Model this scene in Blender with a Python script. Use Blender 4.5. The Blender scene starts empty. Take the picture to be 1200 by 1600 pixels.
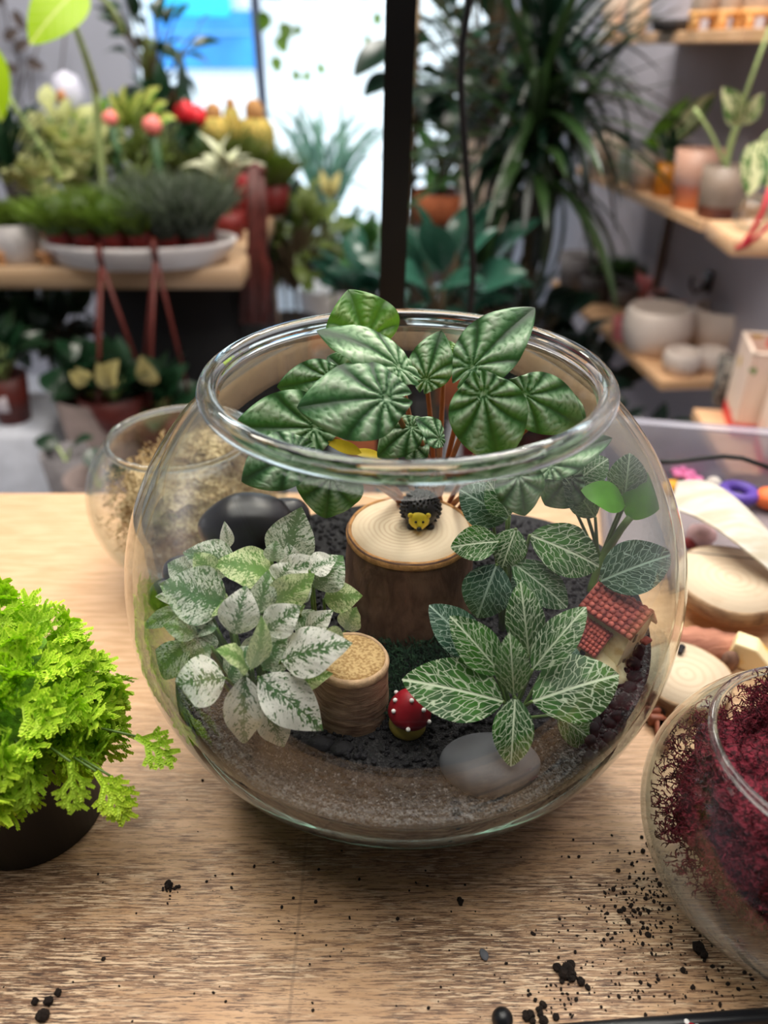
import bpy, math, random
import numpy as np
from mathutils import Vector, Matrix, noise
C = bpy.context.scene
COL = C.collection
PI = math.pi
rnd = random.Random(7)

# ------------------------------------------------------------------ camera, world, light, exposure
F = 1164.0
PITCH = math.radians(31.9)
CAM = Vector((-0.011, -0.343, 0.377))
cd = bpy.data.cameras.new('camera'); cam = bpy.data.objects.new('camera', cd); COL.objects.link(cam)
cam.location = CAM; cam.rotation_euler = (PI/2 - PITCH, 0, 0)
cd.sensor_fit = 'HORIZONTAL'; cd.sensor_width = 36.0; cd.lens = F/1200*36.0
cd.clip_start = 0.01; cd.clip_end = 100
cd.dof.use_dof = True; cd.dof.focus_distance = 0.385; cd.dof.aperture_fstop = 6.2
C.camera = cam

C.view_settings.view_transform = 'Standard'; C.view_settings.look = 'None'
C.view_settings.gamma = 1.0; C.view_settings.use_curve_mapping = False
C.view_settings.exposure = 0.22
cy = C.cycles
cy.max_bounces = 10; cy.diffuse_bounces = 4; cy.glossy_bounces = 4; cy.transmission_bounces = 8
cy.transparent_max_bounces = 32; cy.sample_clamp_indirect = 4.0; cy.caustics_reflective = False
cy.use_denoising = True

wd = bpy.data.worlds.new('overcast_sky'); C.world = wd; wd.use_nodes = True
wb = wd.node_tree.nodes['Background']; wb.inputs[0].default_value = (0.80, 0.92, 1.0, 1); wb.inputs[1].default_value = 3.0

def area_light(name, loc, size, power, col, rot=(0, 0, 0), shape='DISK', size_y=None):
    l = bpy.data.lights.new(name, 'AREA'); l.shape = shape; l.size = size
    if size_y: l.size_y = size_y
    l.energy = power; l.color = col
    o = bpy.data.objects.new(name, l); COL.objects.link(o); o.location = loc; o.rotation_euler = rot
    return o
WARM = (1.0, 0.90, 0.78); SOFT = (1.0, 0.95, 0.88)
area_light('round_ceiling_lamp', (-0.02, 0.32, 1.72), 2.05, 46, SOFT)
area_light('ceiling_lamp', (0.42, 1.25, 1.72), 0.40, 13, WARM)
area_light('ceiling_lamp', (-0.95, 0.95, 1.72), 0.40, 10, WARM)
area_light('ceiling_lamp', (0.38, 1.95, 1.72), 0.50, 17, SOFT)
area_light('ceiling_lamp', (-1.0, 2.2, 1.72), 0.50, 13, SOFT)
# string of small bulbs by the left wall (the little glints on the glass)
for (bx_, by_, bz_) in ((-2.55, 1.25, .62), (-2.55, 1.10, .75), (-2.55, 1.35, .80), (-2.55, 1.00, .52), (-2.55, .92, .66), (-2.55, .75, .45), (-2.55, .50, .42), (-2.55, .30, .36)):
    area_light('bulb_light', (bx_, by_, bz_), 0.045, 1.2, WARM, (0, PI/2, 0))

# ------------------------------------------------------------------ pixel helpers (photo frame 1200x1600)
CP, SP = math.cos(PITCH), math.sin(PITCH)
def ray(px, py):
    x, y = px - 600.0, 800.0 - py
    return Vector((x, F*CP + y*SP, -F*SP + y*CP))
def tt(px, py, Y): return (Y - CAM.y)/ray(px, py).y          # metres per pixel at depth plane y = Y
def P(px, py, Y): return CAM + ray(px, py)*tt(px, py, Y)
def PZ(px, py, z): d = ray(px, py); return CAM + d*((z - CAM.z)/d.z)
def depth(p): v = p - CAM; return v.y*CP - v.z*SP
def mpp(p): return depth(p)/F

# ------------------------------------------------------------------ object helpers
def link(o): COL.objects.link(o); return o
def tag(o, label=None, cat=None, group=None, kind=None):
    if label: o['label'] = label
    if cat: o['category'] = cat
    if group: o['group'] = group
    if kind: o['kind'] = kind
    return o
def thing(name, label, cat, loc, group=None):
    o = bpy.data.objects.new(name, None); link(o); o.location = Vector(loc); o.empty_display_size = 0.01
    return tag(o, label, cat, group)
def wloc(o):
    v = Vector((0, 0, 0))
    while o is not None: v = v + o.location; o = o.parent
    return v
class MB:
    def __init__(s): s.v = []; s.f = []; s.uv = {}; s.attr = []
    def add(s, verts, faces):
        b = len(s.v); s.v.extend([tuple(p) for p in verts]); s.f.extend([tuple(i + b for i in q) for q in faces]); return b
    def box(s, c, size, R=None, bev=0):
        c = Vector(c); hx, hy, hz = [k/2 for k in size]; b = min(bev, hx*.9, hy*.9, hz*.9)
        if b <= 0:
            vs = [Vector((x*hx, y*hy, z*hz)) for z in (-1, 1) for y in (-1, 1) for x in (-1, 1)]
            fs = [(0, 2, 3, 1), (4, 5, 7, 6), (0, 1, 5, 4), (2, 6, 7, 3), (0, 4, 6, 2), (1, 3, 7, 5)]
        else:
            vs = []; rings = []
            for z, ins in ((-hz, b), (-hz + b, 0), (hz - b, 0), (hz, b)):
                r = []
                X, Y = hx - ins, hy - ins
                for (x, y) in ((-X + b, -Y), (X - b, -Y), (X, -Y + b), (X, Y - b), (X - b, Y), (-X + b, Y), (-X, Y - b), (-X, -Y + b)):
                    r.append(len(vs)); vs.append(Vector((x, y, z)))
                rings.append(r)
            fs = [tuple(reversed(rings[0])), tuple(rings[3])]
            for a, bb in zip(rings, rings[1:]):
                for i in range(8): fs.append((a[i], a[(i+1) % 8], bb[(i+1) % 8], bb[i]))
        s.add([c + (R @ v if R else v) for v in vs], fs)
    def tube(s, pts, rad, n=6, caps=True):
        pts = [Vector(p) for p in pts]; m = len(pts)
        if not hasattr(rad, '__len__'): rad = [rad]*m
        vs = []; fs = []; prev = None
        for i, p in enumerate(pts):
            d = (pts[min(i+1, m-1)] - pts[max(i-1, 0)])
            d = d.normalized() if d.length > 1e-9 else Vector((0, 0, 1))
            a = prev if prev is not None else (Vector((1, 0, 0)) if abs(d.x) < .8 else Vector((0, 1, 0)))
            a = (a - d*a.dot(d))
            a = a.normalized() if a.length > 1e-6 else d.orthogonal().normalized()
            prev = a; b = d.cross(a)
            for k in range(n):
                t = 2*PI*k/n; vs.append(p + (a*math.cos(t) + b*math.sin(t))*rad[i])
        for i in range(m-1):
            for k in range(n):
                fs.append((i*n+k, i*n+(k+1) % n, (i+1)*n+(k+1) % n, (i+1)*n+k))
        if caps: fs.append(tuple(reversed(range(n)))); fs.append(tuple(range((m-1)*n, m*n)))
        s.add(vs, fs)
    def lathe(s, prof, c=(0, 0, 0), n=48, closed=False, fn=None, cap=True):
        c = Vector(c); vs = []; fs = []; m = len(prof)
        for r, z in prof:
            for k in range(n):
                t = 2*PI*k/n; q = Vector((r*math.cos(t), r*math.sin(t), z))
                if fn: q = fn(q, t)
                vs.append(c + q)
        for i in range(m if closed else m-1):
            j = (i+1) % m
            for k in range(n): fs.append((i*n+k, i*n+(k+1) % n, j*n+(k+1) % n, j*n+k))
        if not closed and cap:
            if prof[0][0] > 1e-6: fs.append(tuple(reversed(range(n))))
            if prof[-1][0] > 1e-6: fs.append(tuple(range((m-1)*n, m*n)))
        s.add(vs, fs)
    def ball(s, c, r, sub=1, fn=None, R=None):
        c = Vector(c); r = Vector(r) if hasattr(r, '__len__') else Vector((r, r, r))
        vs, fs = ICO[sub]; out = []
        for v in vs:
            q = Vector((v.x*r.x, v.y*r.y, v.z*r.z))
            if fn: q = fn(q, v)
            if R: q = R @ q
            out.append(c + q)
        s.add(out, fs)
    def build(s, name, mat, parent=None, smooth=True, local=False):
        me = bpy.data.meshes.new(name)
        off = wloc(parent) if (parent is not None and not local) else Vector((0, 0, 0))
        me.from_pydata([(p[0]-off.x, p[1]-off.y, p[2]-off.z) for p in s.v], [], s.f)
        if smooth: me.polygons.foreach_set('use_smooth', [True]*len(me.polygons))
        me.materials.append(mat)
        for k, vals in s.uv.items():
            ul = me.uv_layers.new(name=k); li = np.zeros(len(me.loops), np.int32); me.loops.foreach_get('vertex_index', li)
            ul.data.foreach_set('uv', np.asarray(vals, np.float32)[li].ravel())
        for (k, vals) in s.attr:
            a = me.attributes.new(k, 'FLOAT', 'POINT'); a.data.foreach_set('value', np.asarray(vals, np.float32))
        me.update()
        o = bpy.data.objects.new(name, me); link(o)
        if parent is not None: o.parent = parent
        return o
def make_ico(n):
    import bmesh
    bm = bmesh.new(); bmesh.ops.create_icosphere(bm, subdivisions=n, radius=1.0)
    r = ([v.co.copy() for v in bm.verts], [tuple(v.index for v in f.verts) for f in bm.faces]); bm.free(); return r
ICO = {k: make_ico(k) for k in (1, 2, 3, 4)}
def place(mesh, name, parent, M):
    o = bpy.data.objects.new(name, mesh); link(o); o.parent = parent
    o.matrix_basis = Matrix.Translation(-wloc(parent)) @ M
    return o
def frame(pos, ydir, up, s=1.0):
    y = Vector(ydir).normalized(); x = y.cross(Vector(up))
    x = x.normalized() if x.length > 1e-6 else y.orthogonal().normalized()
    z = x.cross(y)
    return Matrix(((x.x*s, y.x*s, z.x*s, pos[0]), (x.y*s, y.y*s, z.y*s, pos[1]), (x.z*s, y.z*s, z.z*s, pos[2]), (0, 0, 0, 1)))
def bez(a, b, c, n=8):
    a, b, c = Vector(a), Vector(b), Vector(c)
    return [a*(1-t)**2 + b*2*t*(1-t) + c*t*t for t in [i/n for i in range(n+1)]]

# ------------------------------------------------------------------ material helpers
def S(r, g, b):
    f = lambda c: (c/255/12.92) if c/255 <= .04045 else ((c/255+.055)/1.055)**2.4
    return (f(r), f(g), f(b), 1.0)
class G:
    def __init__(s, name):
        s.m = bpy.data.materials.new(name); s.m.use_nodes = True; s.t = s.m.node_tree; s.t.nodes.clear()
        s.o = s.t.nodes.new('ShaderNodeOutputMaterial')
    def n(s, typ, props=None, **inp):
        nd = s.t.nodes.new('ShaderNode' + typ)
        for k, v in (props or {}).items(): setattr(nd, k, v)
        for k, v in inp.items():
            key = int(k[1:]) if k[0] == 'i' and k[1:].isdigit() else k.replace('_', ' ')
            s.set(nd.inputs[key], v)
        return nd
    def set(s, sock, v):
        if isinstance(v, bpy.types.NodeSocket): s.t.links.new(v, sock)
        elif isinstance(v, bpy.types.Node): s.t.links.new(v.outputs[0], sock)
        else: sock.default_value = v
    def ma(s, op, a, b=0.0, c=0.0, clamp=False):
        nd = s.t.nodes.new('ShaderNodeMath'); nd.operation = op; nd.use_clamp = clamp
        for i, v in enumerate((a, b, c)): s.set(nd.inputs[i], v)
        return nd.outputs[0]
    def mix(s, f, a, b, mode='MIX'):
        nd = s.t.nodes.new('ShaderNodeMix'); nd.data_type = 'RGBA'; nd.blend_type = mode
        s.set(nd.inputs[0], f); s.set(nd.inputs[6], a); s.set(nd.inputs[7], b); return nd.outputs[2]
    def ramp(s, f, stops, interp='LINEAR'):
        nd = s.t.nodes.new('ShaderNodeValToRGB'); nd.color_ramp.interpolation = interp
        while len(stops) > len(nd.color_ramp.elements): nd.color_ramp.elements.new(0.5)
        for e, (p, c) in zip(nd.color_ramp.elements, stops): e.position = p; e.color = c if hasattr(c, '__len__') else (c, c, c, 1)
        s.set(nd.inputs[0], f); return nd.outputs[0]
    def step(s, x, lo, hi):
        nd = s.t.nodes.new('ShaderNodeMapRange'); nd.interpolation_type = 'SMOOTHSTEP'
        s.set(nd.inputs[0], x); s.set(nd.inputs[1], lo); s.set(nd.inputs[2], hi); return nd.outputs[0]
    def obj(s, scale=(1, 1, 1), which='Object'):
        tc = s.n('TexCoord'); mp = s.n('Mapping'); s.t.links.new(tc.outputs[which], mp.inputs[0]); mp.inputs['Scale'].default_value = scale
        return mp.outputs[0]
    def noise(s, vec, scale, detail=3, rough=.5, dist=0):
        nd = s.n('TexNoise', None, Scale=scale, Detail=detail, Roughness=rough, Distortion=dist); s.t.links.new(vec, nd.inputs['Vector']); return nd.outputs['Fac']
    def bump(s, h, strength=.3, dist=.001):
        nd = s.n('Bump', None, Strength=strength, Distance=dist); s.set(nd.inputs['Height'], h); return nd.outputs[0]
    def principled(s, col, rough=.5, normal=None, metallic=0, spec=.5, transl=None, coat=0, sheen=0):
        b = s.n('BsdfPrincipled'); s.set(b.inputs['Base Color'], col); s.set(b.inputs['Roughness'], rough)
        b.inputs['Metallic'].default_value = metallic; b.inputs['Specular IOR Level'].default_value = spec
        b.inputs['Coat Weight'].default_value = coat; b.inputs['Sheen Weight'].default_value = sheen
        if normal is not None: s.set(b.inputs['Normal'], normal)
        out = b.outputs[0]
        if transl:
            tb = s.n('BsdfTranslucent'); s.set(tb.inputs[0], transl[1] if len(transl) > 1 else col)
            mx = s.n('MixShader', None, i0=transl[0]); s.t.links.new(out, mx.inputs[1]); s.t.links.new(tb.outputs[0], mx.inputs[2]); out = mx.outputs[0]
        s.t.links.new(out, s.o.inputs[0]); return s.m
_mc = {}
def M(name, rgb, rough=.55, var=.12, scale=30, bump=0., metallic=0, transl=None, spec=.4, coat=0, hue=0., bscale=None):
    if name in _mc: return _mc[name]
    g = G(name); vec = g.obj(); c = S(*rgb)
    nf = g.noise(vec, scale, 4)
    a = tuple(min(1, k*(1-var)) for k in c[:3]) + (1,); b = tuple(min(1, k*(1+var)) for k in c[:3]) + (1,)
    col = g.mix(g.step(nf, .3, .7), a, b)
    if hue:
        oi = g.n('ObjectInfo'); hs = g.n('HueSaturation'); g.set(hs.inputs['Color'], col)
        g.set(hs.inputs['Value'], g.ma('MULTIPLY_ADD', oi.outputs['Random'], hue*2, 1-hue)); g.set(hs.inputs['Hue'], g.ma('MULTIPLY_ADD', oi.outputs['Random'], .05*hue, .5-.025*hue)); col = hs.outputs[0]
    nm = g.bump(g.noise(vec, bscale or scale*4, 5), bump, .002) if bump else None
    _mc[name] = g.principled(col, rough, nm, metallic, spec, (transl,) if transl else None, coat); return _mc[name]
def two_tone(name, rgb1, rgb2, lo, hi, scale=20, rough=.55, bump=.2, stretch=(1, 1, 1), transl=None, detail=4, hue=0, spec=.4):
    if name in _mc: return _mc[name]
    g = G(name); vec = g.obj(stretch); nf = g.noise(vec, scale, detail)
    col = g.mix(g.step(nf, lo, hi), S(*rgb1), S(*rgb2))
    if hue:
        oi = g.n('ObjectInfo'); hs = g.n('HueSaturation'); g.set(hs.inputs['Color'], col)
        g.set(hs.inputs['Value'], g.ma('MULTIPLY_ADD', oi.outputs['Random'], hue*2, 1-hue)); col = hs.outputs[0]
    _mc[name] = g.principled(col, rough, g.bump(nf, bump, .002), 0, spec, (transl,) if transl else None); return _mc[name]

def mat_glass_wall():
    g = G('thin_clear_glass'); lw = g.n('LayerWeight', None, Blend=.5)
    fac = lw.outputs['Facing']
    r = g.ma('MULTIPLY_ADD', g.ma('POWER', fac, 5.0), .90, .038)
    tint = g.mix(g.ma('POWER', fac, 3.0), (.985, .992, .988, 1), (.62, .72, .70, 1))
    tr = g.n('BsdfTransparent', None, Color=tint); gl = g.n('BsdfGlossy', None, Roughness=0.0, Color=(1, 1, 1, 1))
    mx = g.n('MixShader', None, i0=r); g.t.links.new(tr.outputs[0], mx.inputs[1]); g.t.links.new(gl.outputs[0], mx.inputs[2]); g.t.links.new(mx.outputs[0], g.o.inputs[0])
    return g.m
def mat_glass_solid():
    g = G('thick_clear_glass'); b = g.n('BsdfGlass', None, Roughness=0.0, IOR=1.5, Color=(.97, .99, .985, 1)); g.t.links.new(b.outputs[0], g.o.inputs[0]); return g.m
GLASS, GLASS_RIM = mat_glass_wall(), mat_glass_solid()

def mat_wood_top():
    g = G('worn_printed_wood'); v = g.obj()
    st1 = g.noise(g.obj((55, 980, 1)), 1.0, 6, .68, .4); st2 = g.noise(g.obj((110, 1900, 1)), 1.0, 5, .65, .3); st3 = g.noise(g.obj((26, 330, 1)), 1.0, 4, .55)
    wear = g.noise(g.obj((9, 26, 1)), 1.0, 5, .62, .4); big = g.noise(v, 6.0, 3)
    sx = g.n('SeparateXYZ'); g.t.links.new(v, sx.inputs[0]); front = g.step(sx.outputs[1], .16, -.04)
    base = g.mix(g.step(st3, .35, .65), S(226, 186, 146), S(202, 160, 118)); base = g.mix(g.ma('MULTIPLY', g.step(big, .4, .7), .4), base, S(184, 142, 104))
    k = g.ma('MULTIPLY', front, g.step(wear, .42, .54))            # rubbed, greyed patches
    col = g.mix(g.ma('MULTIPLY', k, .55), base, S(150, 116, 90))
    l1 = g.ma('MULTIPLY', g.step(g.ma('MULTIPLY_ADD', wear, .30, st1), .668, .692), g.ma('MULTIPLY_ADD', front, .78, .10))
    col = g.mix(l1, col, S(120, 86, 62))
    l2 = g.ma('MULTIPLY', g.step(g.ma('MULTIPLY_ADD', wear, .35, st2), .735, .765), g.ma('MULTIPLY_ADD', front, .88, .04))
    col = g.mix(l2, col, S(78, 56, 44))
    l3 = g.ma('MULTIPLY', g.ma('MULTIPLY', g.step(g.noise(g.obj((60, 900, 1)), 1.0, 6, .68), .53, .56), k), .9)
    col = g.mix(l3, col, S(238, 208, 172))
    seam = g.ma('MULTIPLY', g.step(g.ma('ABSOLUTE', g.ma('ADD', sx.outputs[0], .0545)), .0012, .0004), g.ma('MULTIPLY', front, .3))
    col = g.mix(seam, col, S(90, 66, 50))
    return g.principled(col, g.ma('MULTIPLY_ADD', wear, .25, .34), g.bump(st2, .15, .0008), spec=.45)
WOOD_TOP = mat_wood_top()
def mat_plain_wood(name, a, b, stretch=(2, 60, 60), rough=.5):
    g = G(name); v = g.obj(stretch); nf = g.noise(v, 1.0, 5, .6); return g.principled(g.mix(g.step(nf, .3, .7), S(*a), S(*b)), rough, g.bump(nf, .1, .001))
PINE = mat_plain_wood('pale_pine', (226, 186, 146), (205, 160, 118))
PINE_GREY = mat_plain_wood('greyed_pine', (186, 156, 122), (158, 128, 98))

# ------------------------------------------------------------------ structure
def struct(name, boxes, mat):
    m = MB()
    for c, s_ in boxes: m.box(c, s_)
    o = m.build(name, mat, smooth=False); o['kind'] = 'structure'; return o
FZ = -0.90
WALL = M('painted_wall', (172, 168, 178), .8, .06, 3); WALL_L = M('painted_wall_left', (172, 176, 190), .8, .06, 3)
FLOORM = two_tone('pale_floor', (196, 202, 214), (214, 220, 230), .35, .65, 4, .35, .02)
struct('floor', [((0, 1.2, FZ-.05), (6, 8.2, .1))], FLOORM)
struct('added_dark_mat', [((0, -1.55, FZ+.004), (3.4, 2.4, .008))], M('reflection_dark', (40, 40, 42), .8, .1, 20))  # unseen mat, added to darken what the bowl glass reflects of the floor
struct('ceiling', [((0, 1.2, 1.85), (6, 8.2, .1))], M('ceiling_paint', (112, 110, 108), .9, .03, 2))
struct('wall_front', [((0, -2.9, .45), (6, .1, 2.7))], M('dark_back_wall', (58, 56, 58), .8, .1, 3))
struct('wall_left', [((-2.9, 1.2, .45), (.1, 8.2, 2.7))], WALL_L)
WXR = CAM.x + .817 + .20                       # back plane of the right shelves: x + 0.0927 (y - CAM.y) = const
def right_x(y, off=0.0): return CAM.x + (.817 + off) - .0927*(y - CAM.y)
m = MB(); y0, y1 = -2.9, 4.6; xa, xb = right_x(y0, .235), right_x(y1, .235)
m.add([(xa, y0, FZ), (xb, y1, FZ), (xb+.1, y1, FZ), (xa+.1, y0, FZ), (xa, y0, 1.8), (xb, y1, 1.8), (xb+.1, y1, 1.8), (xa+.1, y0, 1.8)],
      [(0, 1, 2, 3), (7, 6, 5, 4), (0, 4, 5, 1), (1, 5, 6, 2), (2, 6, 7, 3), (3, 7, 4, 0)])
o = m.build('wall_right', WALL, smooth=False); o['kind'] = 'structure'
# pier at the left in front of the window
pe = P(203, 90, 2.9).x
struct('wall_pier', [((pe-.9, 2.95, .45), (1.8, .1, 2.7))], WALL_L)
# window wall
BACKW = M('window_wall', (120, 124, 136), .8, .06, 3)
wy = 4.6; wx0, wx1, wz0, wz1 = -2.7, 0.62, -.72, 1.65
struct('wall_back', [((-2.85, wy, .45), (.3, .12, 2.7)), (((wx1+3)/2, wy, .45), (3-wx1, .12, 2.7)), (((wx0+wx1)/2, wy, (wz0+FZ)/2), (wx1-wx0, .12, wz0-FZ)), (((wx0+wx1)/2, wy, (wz1+1.8)/2), (wx1-wx0, .12, 1.8-wz1))], BACKW)
w = bpy.data.objects.new('window_1', None); link(w); w.location = ((wx0+wx1)/2, wy, (wz0+wz1)/2); w['kind'] = 'structure'
WF = M('window_frame_paint', (120, 128, 150), .5, .05)
mull = P(410, 150, wy).x
for nm_, c, s_ in (('window_sill', ((wx0+wx1)/2, wy, wz0), (wx1-wx0, .16, .05)), ('window_head', ((wx0+wx1)/2, wy, wz1), (wx1-wx0, .1, .06)),
                   ('mullion', (mull, wy, (wz0+wz1)/2), (.05, .07, wz1-wz0)), ('mullion', (-1.95, wy, (wz0+wz1)/2), (.05, .07, wz1-wz0)),
                   ('window_jamb', (wx0, wy, (wz0+wz1)/2), (.06, .1, wz1-wz0)), ('window_jamb', (wx1, wy, (wz0+wz1)/2), (.06, .1, wz1-wz0))):
    mm = MB(); mm.box(c, s_, None, .006); mm.build(nm_, WF, w, False)
for a, b in ((wx0, -1.95), (-1.95, mull), (mull, wx1)):
    mm = MB(); mm.box(((a+b)/2, wy, (wz0+wz1)/2), (b-a-.05, .006, wz1-wz0)); mm.build('pane', GLASS, w, False)
# outside: pavement and the house across the street with its blue shop front
struct('ground_outside', [((-1, 9.7, -1.0), (24, 10, .1))], M('pale_pavement', (225, 228, 232), .8, .05, 2))
fac = thing('building_facade', 'white building across the street seen through the window', 'building', (-1.0, 9.6, -.95))
mm = MB(); mm.box((-1, 9.75, 2.0), (16, .3, 6)); mm.build('wall', M('white_render', (240, 240, 240), .8, .04, 1), fac, False)
a, b = P(235, 20, 9.5), P(402, 98, 9.5)
mm = MB(); mm.box(((a.x+b.x)/2, 9.52, (a.z+b.z)/2 - .02), (b.x-a.x, .16, .55), None, .02); mm.build('blue_fascia', M('blue_panel', (50, 140, 215), .5, .25, 1.5), fac, False)
mm = MB(); mm.box(((a.x+b.x)/2 - .1, 9.50, a.z+.17), (b.x-a.x-.3, .2, .42), None, .02); mm.build('cyan_awning', M('cyan_panel', (40, 180, 235), .5, .25, 2), fac, False)
mm = MB(); mm.box(((a.x+b.x)/2, 9.43, (a.z+b.z)/2 + .05), (b.x-a.x, .03, .03)); mm.build('fascia_rail', M('blue_rail', (90, 160, 225), .5, .1), fac, False)

# ------------------------------------------------------------------ work table
tb = thing('work_table', 'wooden work table with a worn, soil-speckled top under the glass bowls', 'table', (0, -.1, FZ))
mm = MB(); mm.box((0, .01, -.018), (1.5, .58, .036), None, .002); mm.build('tabletop', WOOD_TOP, tb, False)
for sx in (-.70, .70):
    for sy in (-.24, .22):
        mm = MB(); mm.box((sx, sy, (FZ-.036)/2), (.06, .06, -FZ-.036), None, .003); mm.build('leg', PINE_GREY, tb, False)
mm = MB(); mm.box((0, .24, -.07), (1.34, .02, .06)); mm.build('apron', PINE_GREY, tb, False)
# ------------------------------------------------------------------ glass bowls
GLASS_BASE = None
def glass_bowl(name, label, c, R, az, zc, rim_z, rim_r, lip, wall, n=96, base=0.):
    t = thing(name, label, 'bowl', (c[0], c[1], 0))
    zs = rim_z - .005; rl = rim_r - lip; zb = .010
    ro = lambda z: R*math.sqrt(max(.02, 1-((z-zc)/az)**2))
    def ri(z): k = base and max(0, min(1, (base+.022-z)/.045)); return (R-wall)*math.sqrt(max(.01, 1-((z-zc)/(az-wall))**2)) - .007*(k or 0)
    low = [(ro(0)*.55, .0), (ro(0)*.9, .0006)]
    z0 = base or .003
    out = [(ro(z0+(zs-z0)*i/44), z0+(zs-z0)*i/44) for i in range(45)]
    re = out[-1][0]
    for k in (.35, .7): out.append((re + (rl-re)*k, zs + (rim_z-zs)*k))
    out.append((rl + .0005, rim_z))
    zi = base or zb
    inn = [(ri(zs+(zi-zs)*i/44), zs+(zi-zs)*i/44) for i in range(45)]
    a = inn[0][0]; neck = [(a + (rl-wall*.6-a)*k, zs + (rim_z-zs)*k) for k in (.9, .5)]
    m = MB()
    if base: m.lathe(out + neck + inn, (c[0], c[1], 0), n, cap=False)
    else: m.lathe(low + out + neck + inn + [(.004, zb)], (c[0], c[1], 0), n)
    m.build('bowl_wall', GLASS, t)
    if base:
        o1 = low + [(ro(.003+(base-.003)*i/20), .003+(base-.003)*i/20) for i in range(21)]; i1 = [(ri(base+(zb-base)*i/20), base+(zb-base)*i/20) for i in range(21)] + [(.004, zb)]
        m = MB(); m.lathe(o1 + i1, (c[0], c[1], 0), n); m.build('thick_base', GLASS_BASE, t)
    m = MB(); prof = [(rl + lip*math.cos(a), rim_z + lip*1.15*math.sin(a)) for a in [2*PI*i/14 for i in range(14)]]
    m.lathe(prof, (c[0], c[1], 0), n, closed=True); m.build('rim', GLASS_RIM, t)
    return t
g = G('thick_greenish_glass'); b = g.n('BsdfGlass', None, Roughness=0.02, IOR=1.5, Color=(.86, .95, .91, 1)); g.t.links.new(b.outputs[0], g.o.inputs[0]); GLASS_BASE = g.m
BR, BAZ, BZC = .15, .1414, .128
glass_bowl('glass_bowl', 'large round clear glass bowl planted as a terrarium in the middle of the table', (0, 0), BR, BAZ, BZC, .2405, .1006, .0048, .004, 128, .066)
RI, AI = BR-.0052, BAZ-.0052
def rin(z): return RI*math.sqrt(max(.02, 1-((z-BZC)/AI)**2)) - .0072*max(0, min(1, (.088-z)/.045))
def inside(p, k=.985):
    if p.z > .232: return p
    r = math.hypot(p.x, p.y); lim = rin(p.z)*k
    if p.z > .205: lim = min(lim, .118 - (p.z-.205)*.9)
    return Vector((p.x*lim/r, p.y*lim/r, p.z)) if r > lim else p

# ------------------------------------------------------------------ sand and gravel in the big bowl
def ground_z(x, y):
    r = math.hypot(x, y)
    z = .074 + .012*max(0, min(1, (y+.10)/.14)) + .017*max(0, min(1, (x-.055)/.075)) * max(0, min(1, (y+.115)/.06))
    z += .004*noise.noise((x*30, y*30, 3.3)) * min(1, max(0, (.13-r)/.03))
    return z
def redge(a):
    r = .14
    for _ in range(8): r = rin(ground_z(r*math.cos(a), r*math.sin(a)))*.996
    return r
NA, NR = 160, 50
m = MB(); vs = []; fs = []
ed = [redge(2*PI*k/NA) for k in range(NA)]
for i in range(NR+1):
    for k in range(NA):
        a = 2*PI*k/NA; r = ed[k]*(i/NR)**.8; x, y = r*math.cos(a), r*math.sin(a); vs.append((x, y, ground_z(x, y)))
zlast = [vs[NR*NA+k][2] for k in range(NA)]
for i in range(1, 13):
    for k in range(NA):
        a = 2*PI*k/NA; z = zlast[k] + (.0125-zlast[k])*i/12; r = rin(z)*.996; vs.append((r*math.cos(a), r*math.sin(a), z))
for i in range(NR+12):
    for k in range(NA): fs.append((i*NA+k, i*NA+(k+1) % NA, (i+1)*NA+(k+1) % NA, (i+1)*NA+k))
m.add(vs, fs)
g = G('layered_grey_sand'); v = g.obj(); sx = g.n('SeparateXYZ'); g.t.links.new(v, sx.inputs[0])
rr = g.ma('SQRT', g.ma('ADD', g.ma('MULTIPLY', sx.outputs[0], sx.outputs[0]), g.ma('MULTIPLY', sx.outputs[1], sx.outputs[1])))
vor = g.n('TexVoronoi', None, Scale=900.0); g.t.links.new(v, vor.inputs['Vector'])
grain = vor.outputs['Color']; gs = g.n('SeparateColor'); g.t.links.new(grain, gs.inputs[0])
ringn = g.noise(v, 14, 4); rw = g.ma('MULTIPLY_ADD', ringn, .016, rr)
light = g.step(rw, .121, .134)
arcs = g.n('TexWave', {'wave_type': 'RINGS', 'rings_direction': 'Z'}, Scale=62.0, Distortion=1.4, Detail=4.0, Detail_Scale=3.0); g.t.links.new(v, arcs.inputs['Vector'])
lt = g.mix(g.step(arcs.outputs['Fac'], .55, .9), S(92, 91, 94), S(32, 31, 34))
front = g.step(sx.outputs[1], .01, -.05)
base = g.mix(g.ma('MULTIPLY', light, front), S(27, 26, 29), lt)
lite = g.mix(.5, base, S(184, 182, 184)); col = g.mix(g.ma('MULTIPLY', g.step(gs.outputs[0], .35, .95), g.ma('MULTIPLY_ADD', g.ma('MULTIPLY', light, front), .5, .12)), base, lite)
col = g.mix(g.step(gs.outputs[1], .55, .8), col, g.mix(.5, base, S(16, 16, 18)))
SAND = g.principled(col, .85, g.bump(vor.outputs['Distance'], .7, .002))
o = m.build('sand', SAND, None); tag(o, 'grey and black layered sand filling the bottom of the large glass bowl', 'sand', kind='stuff')
GRAVEL = M('black_gravel', (27, 26, 30), .75, .5, 160, .3, spec=.35)
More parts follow.
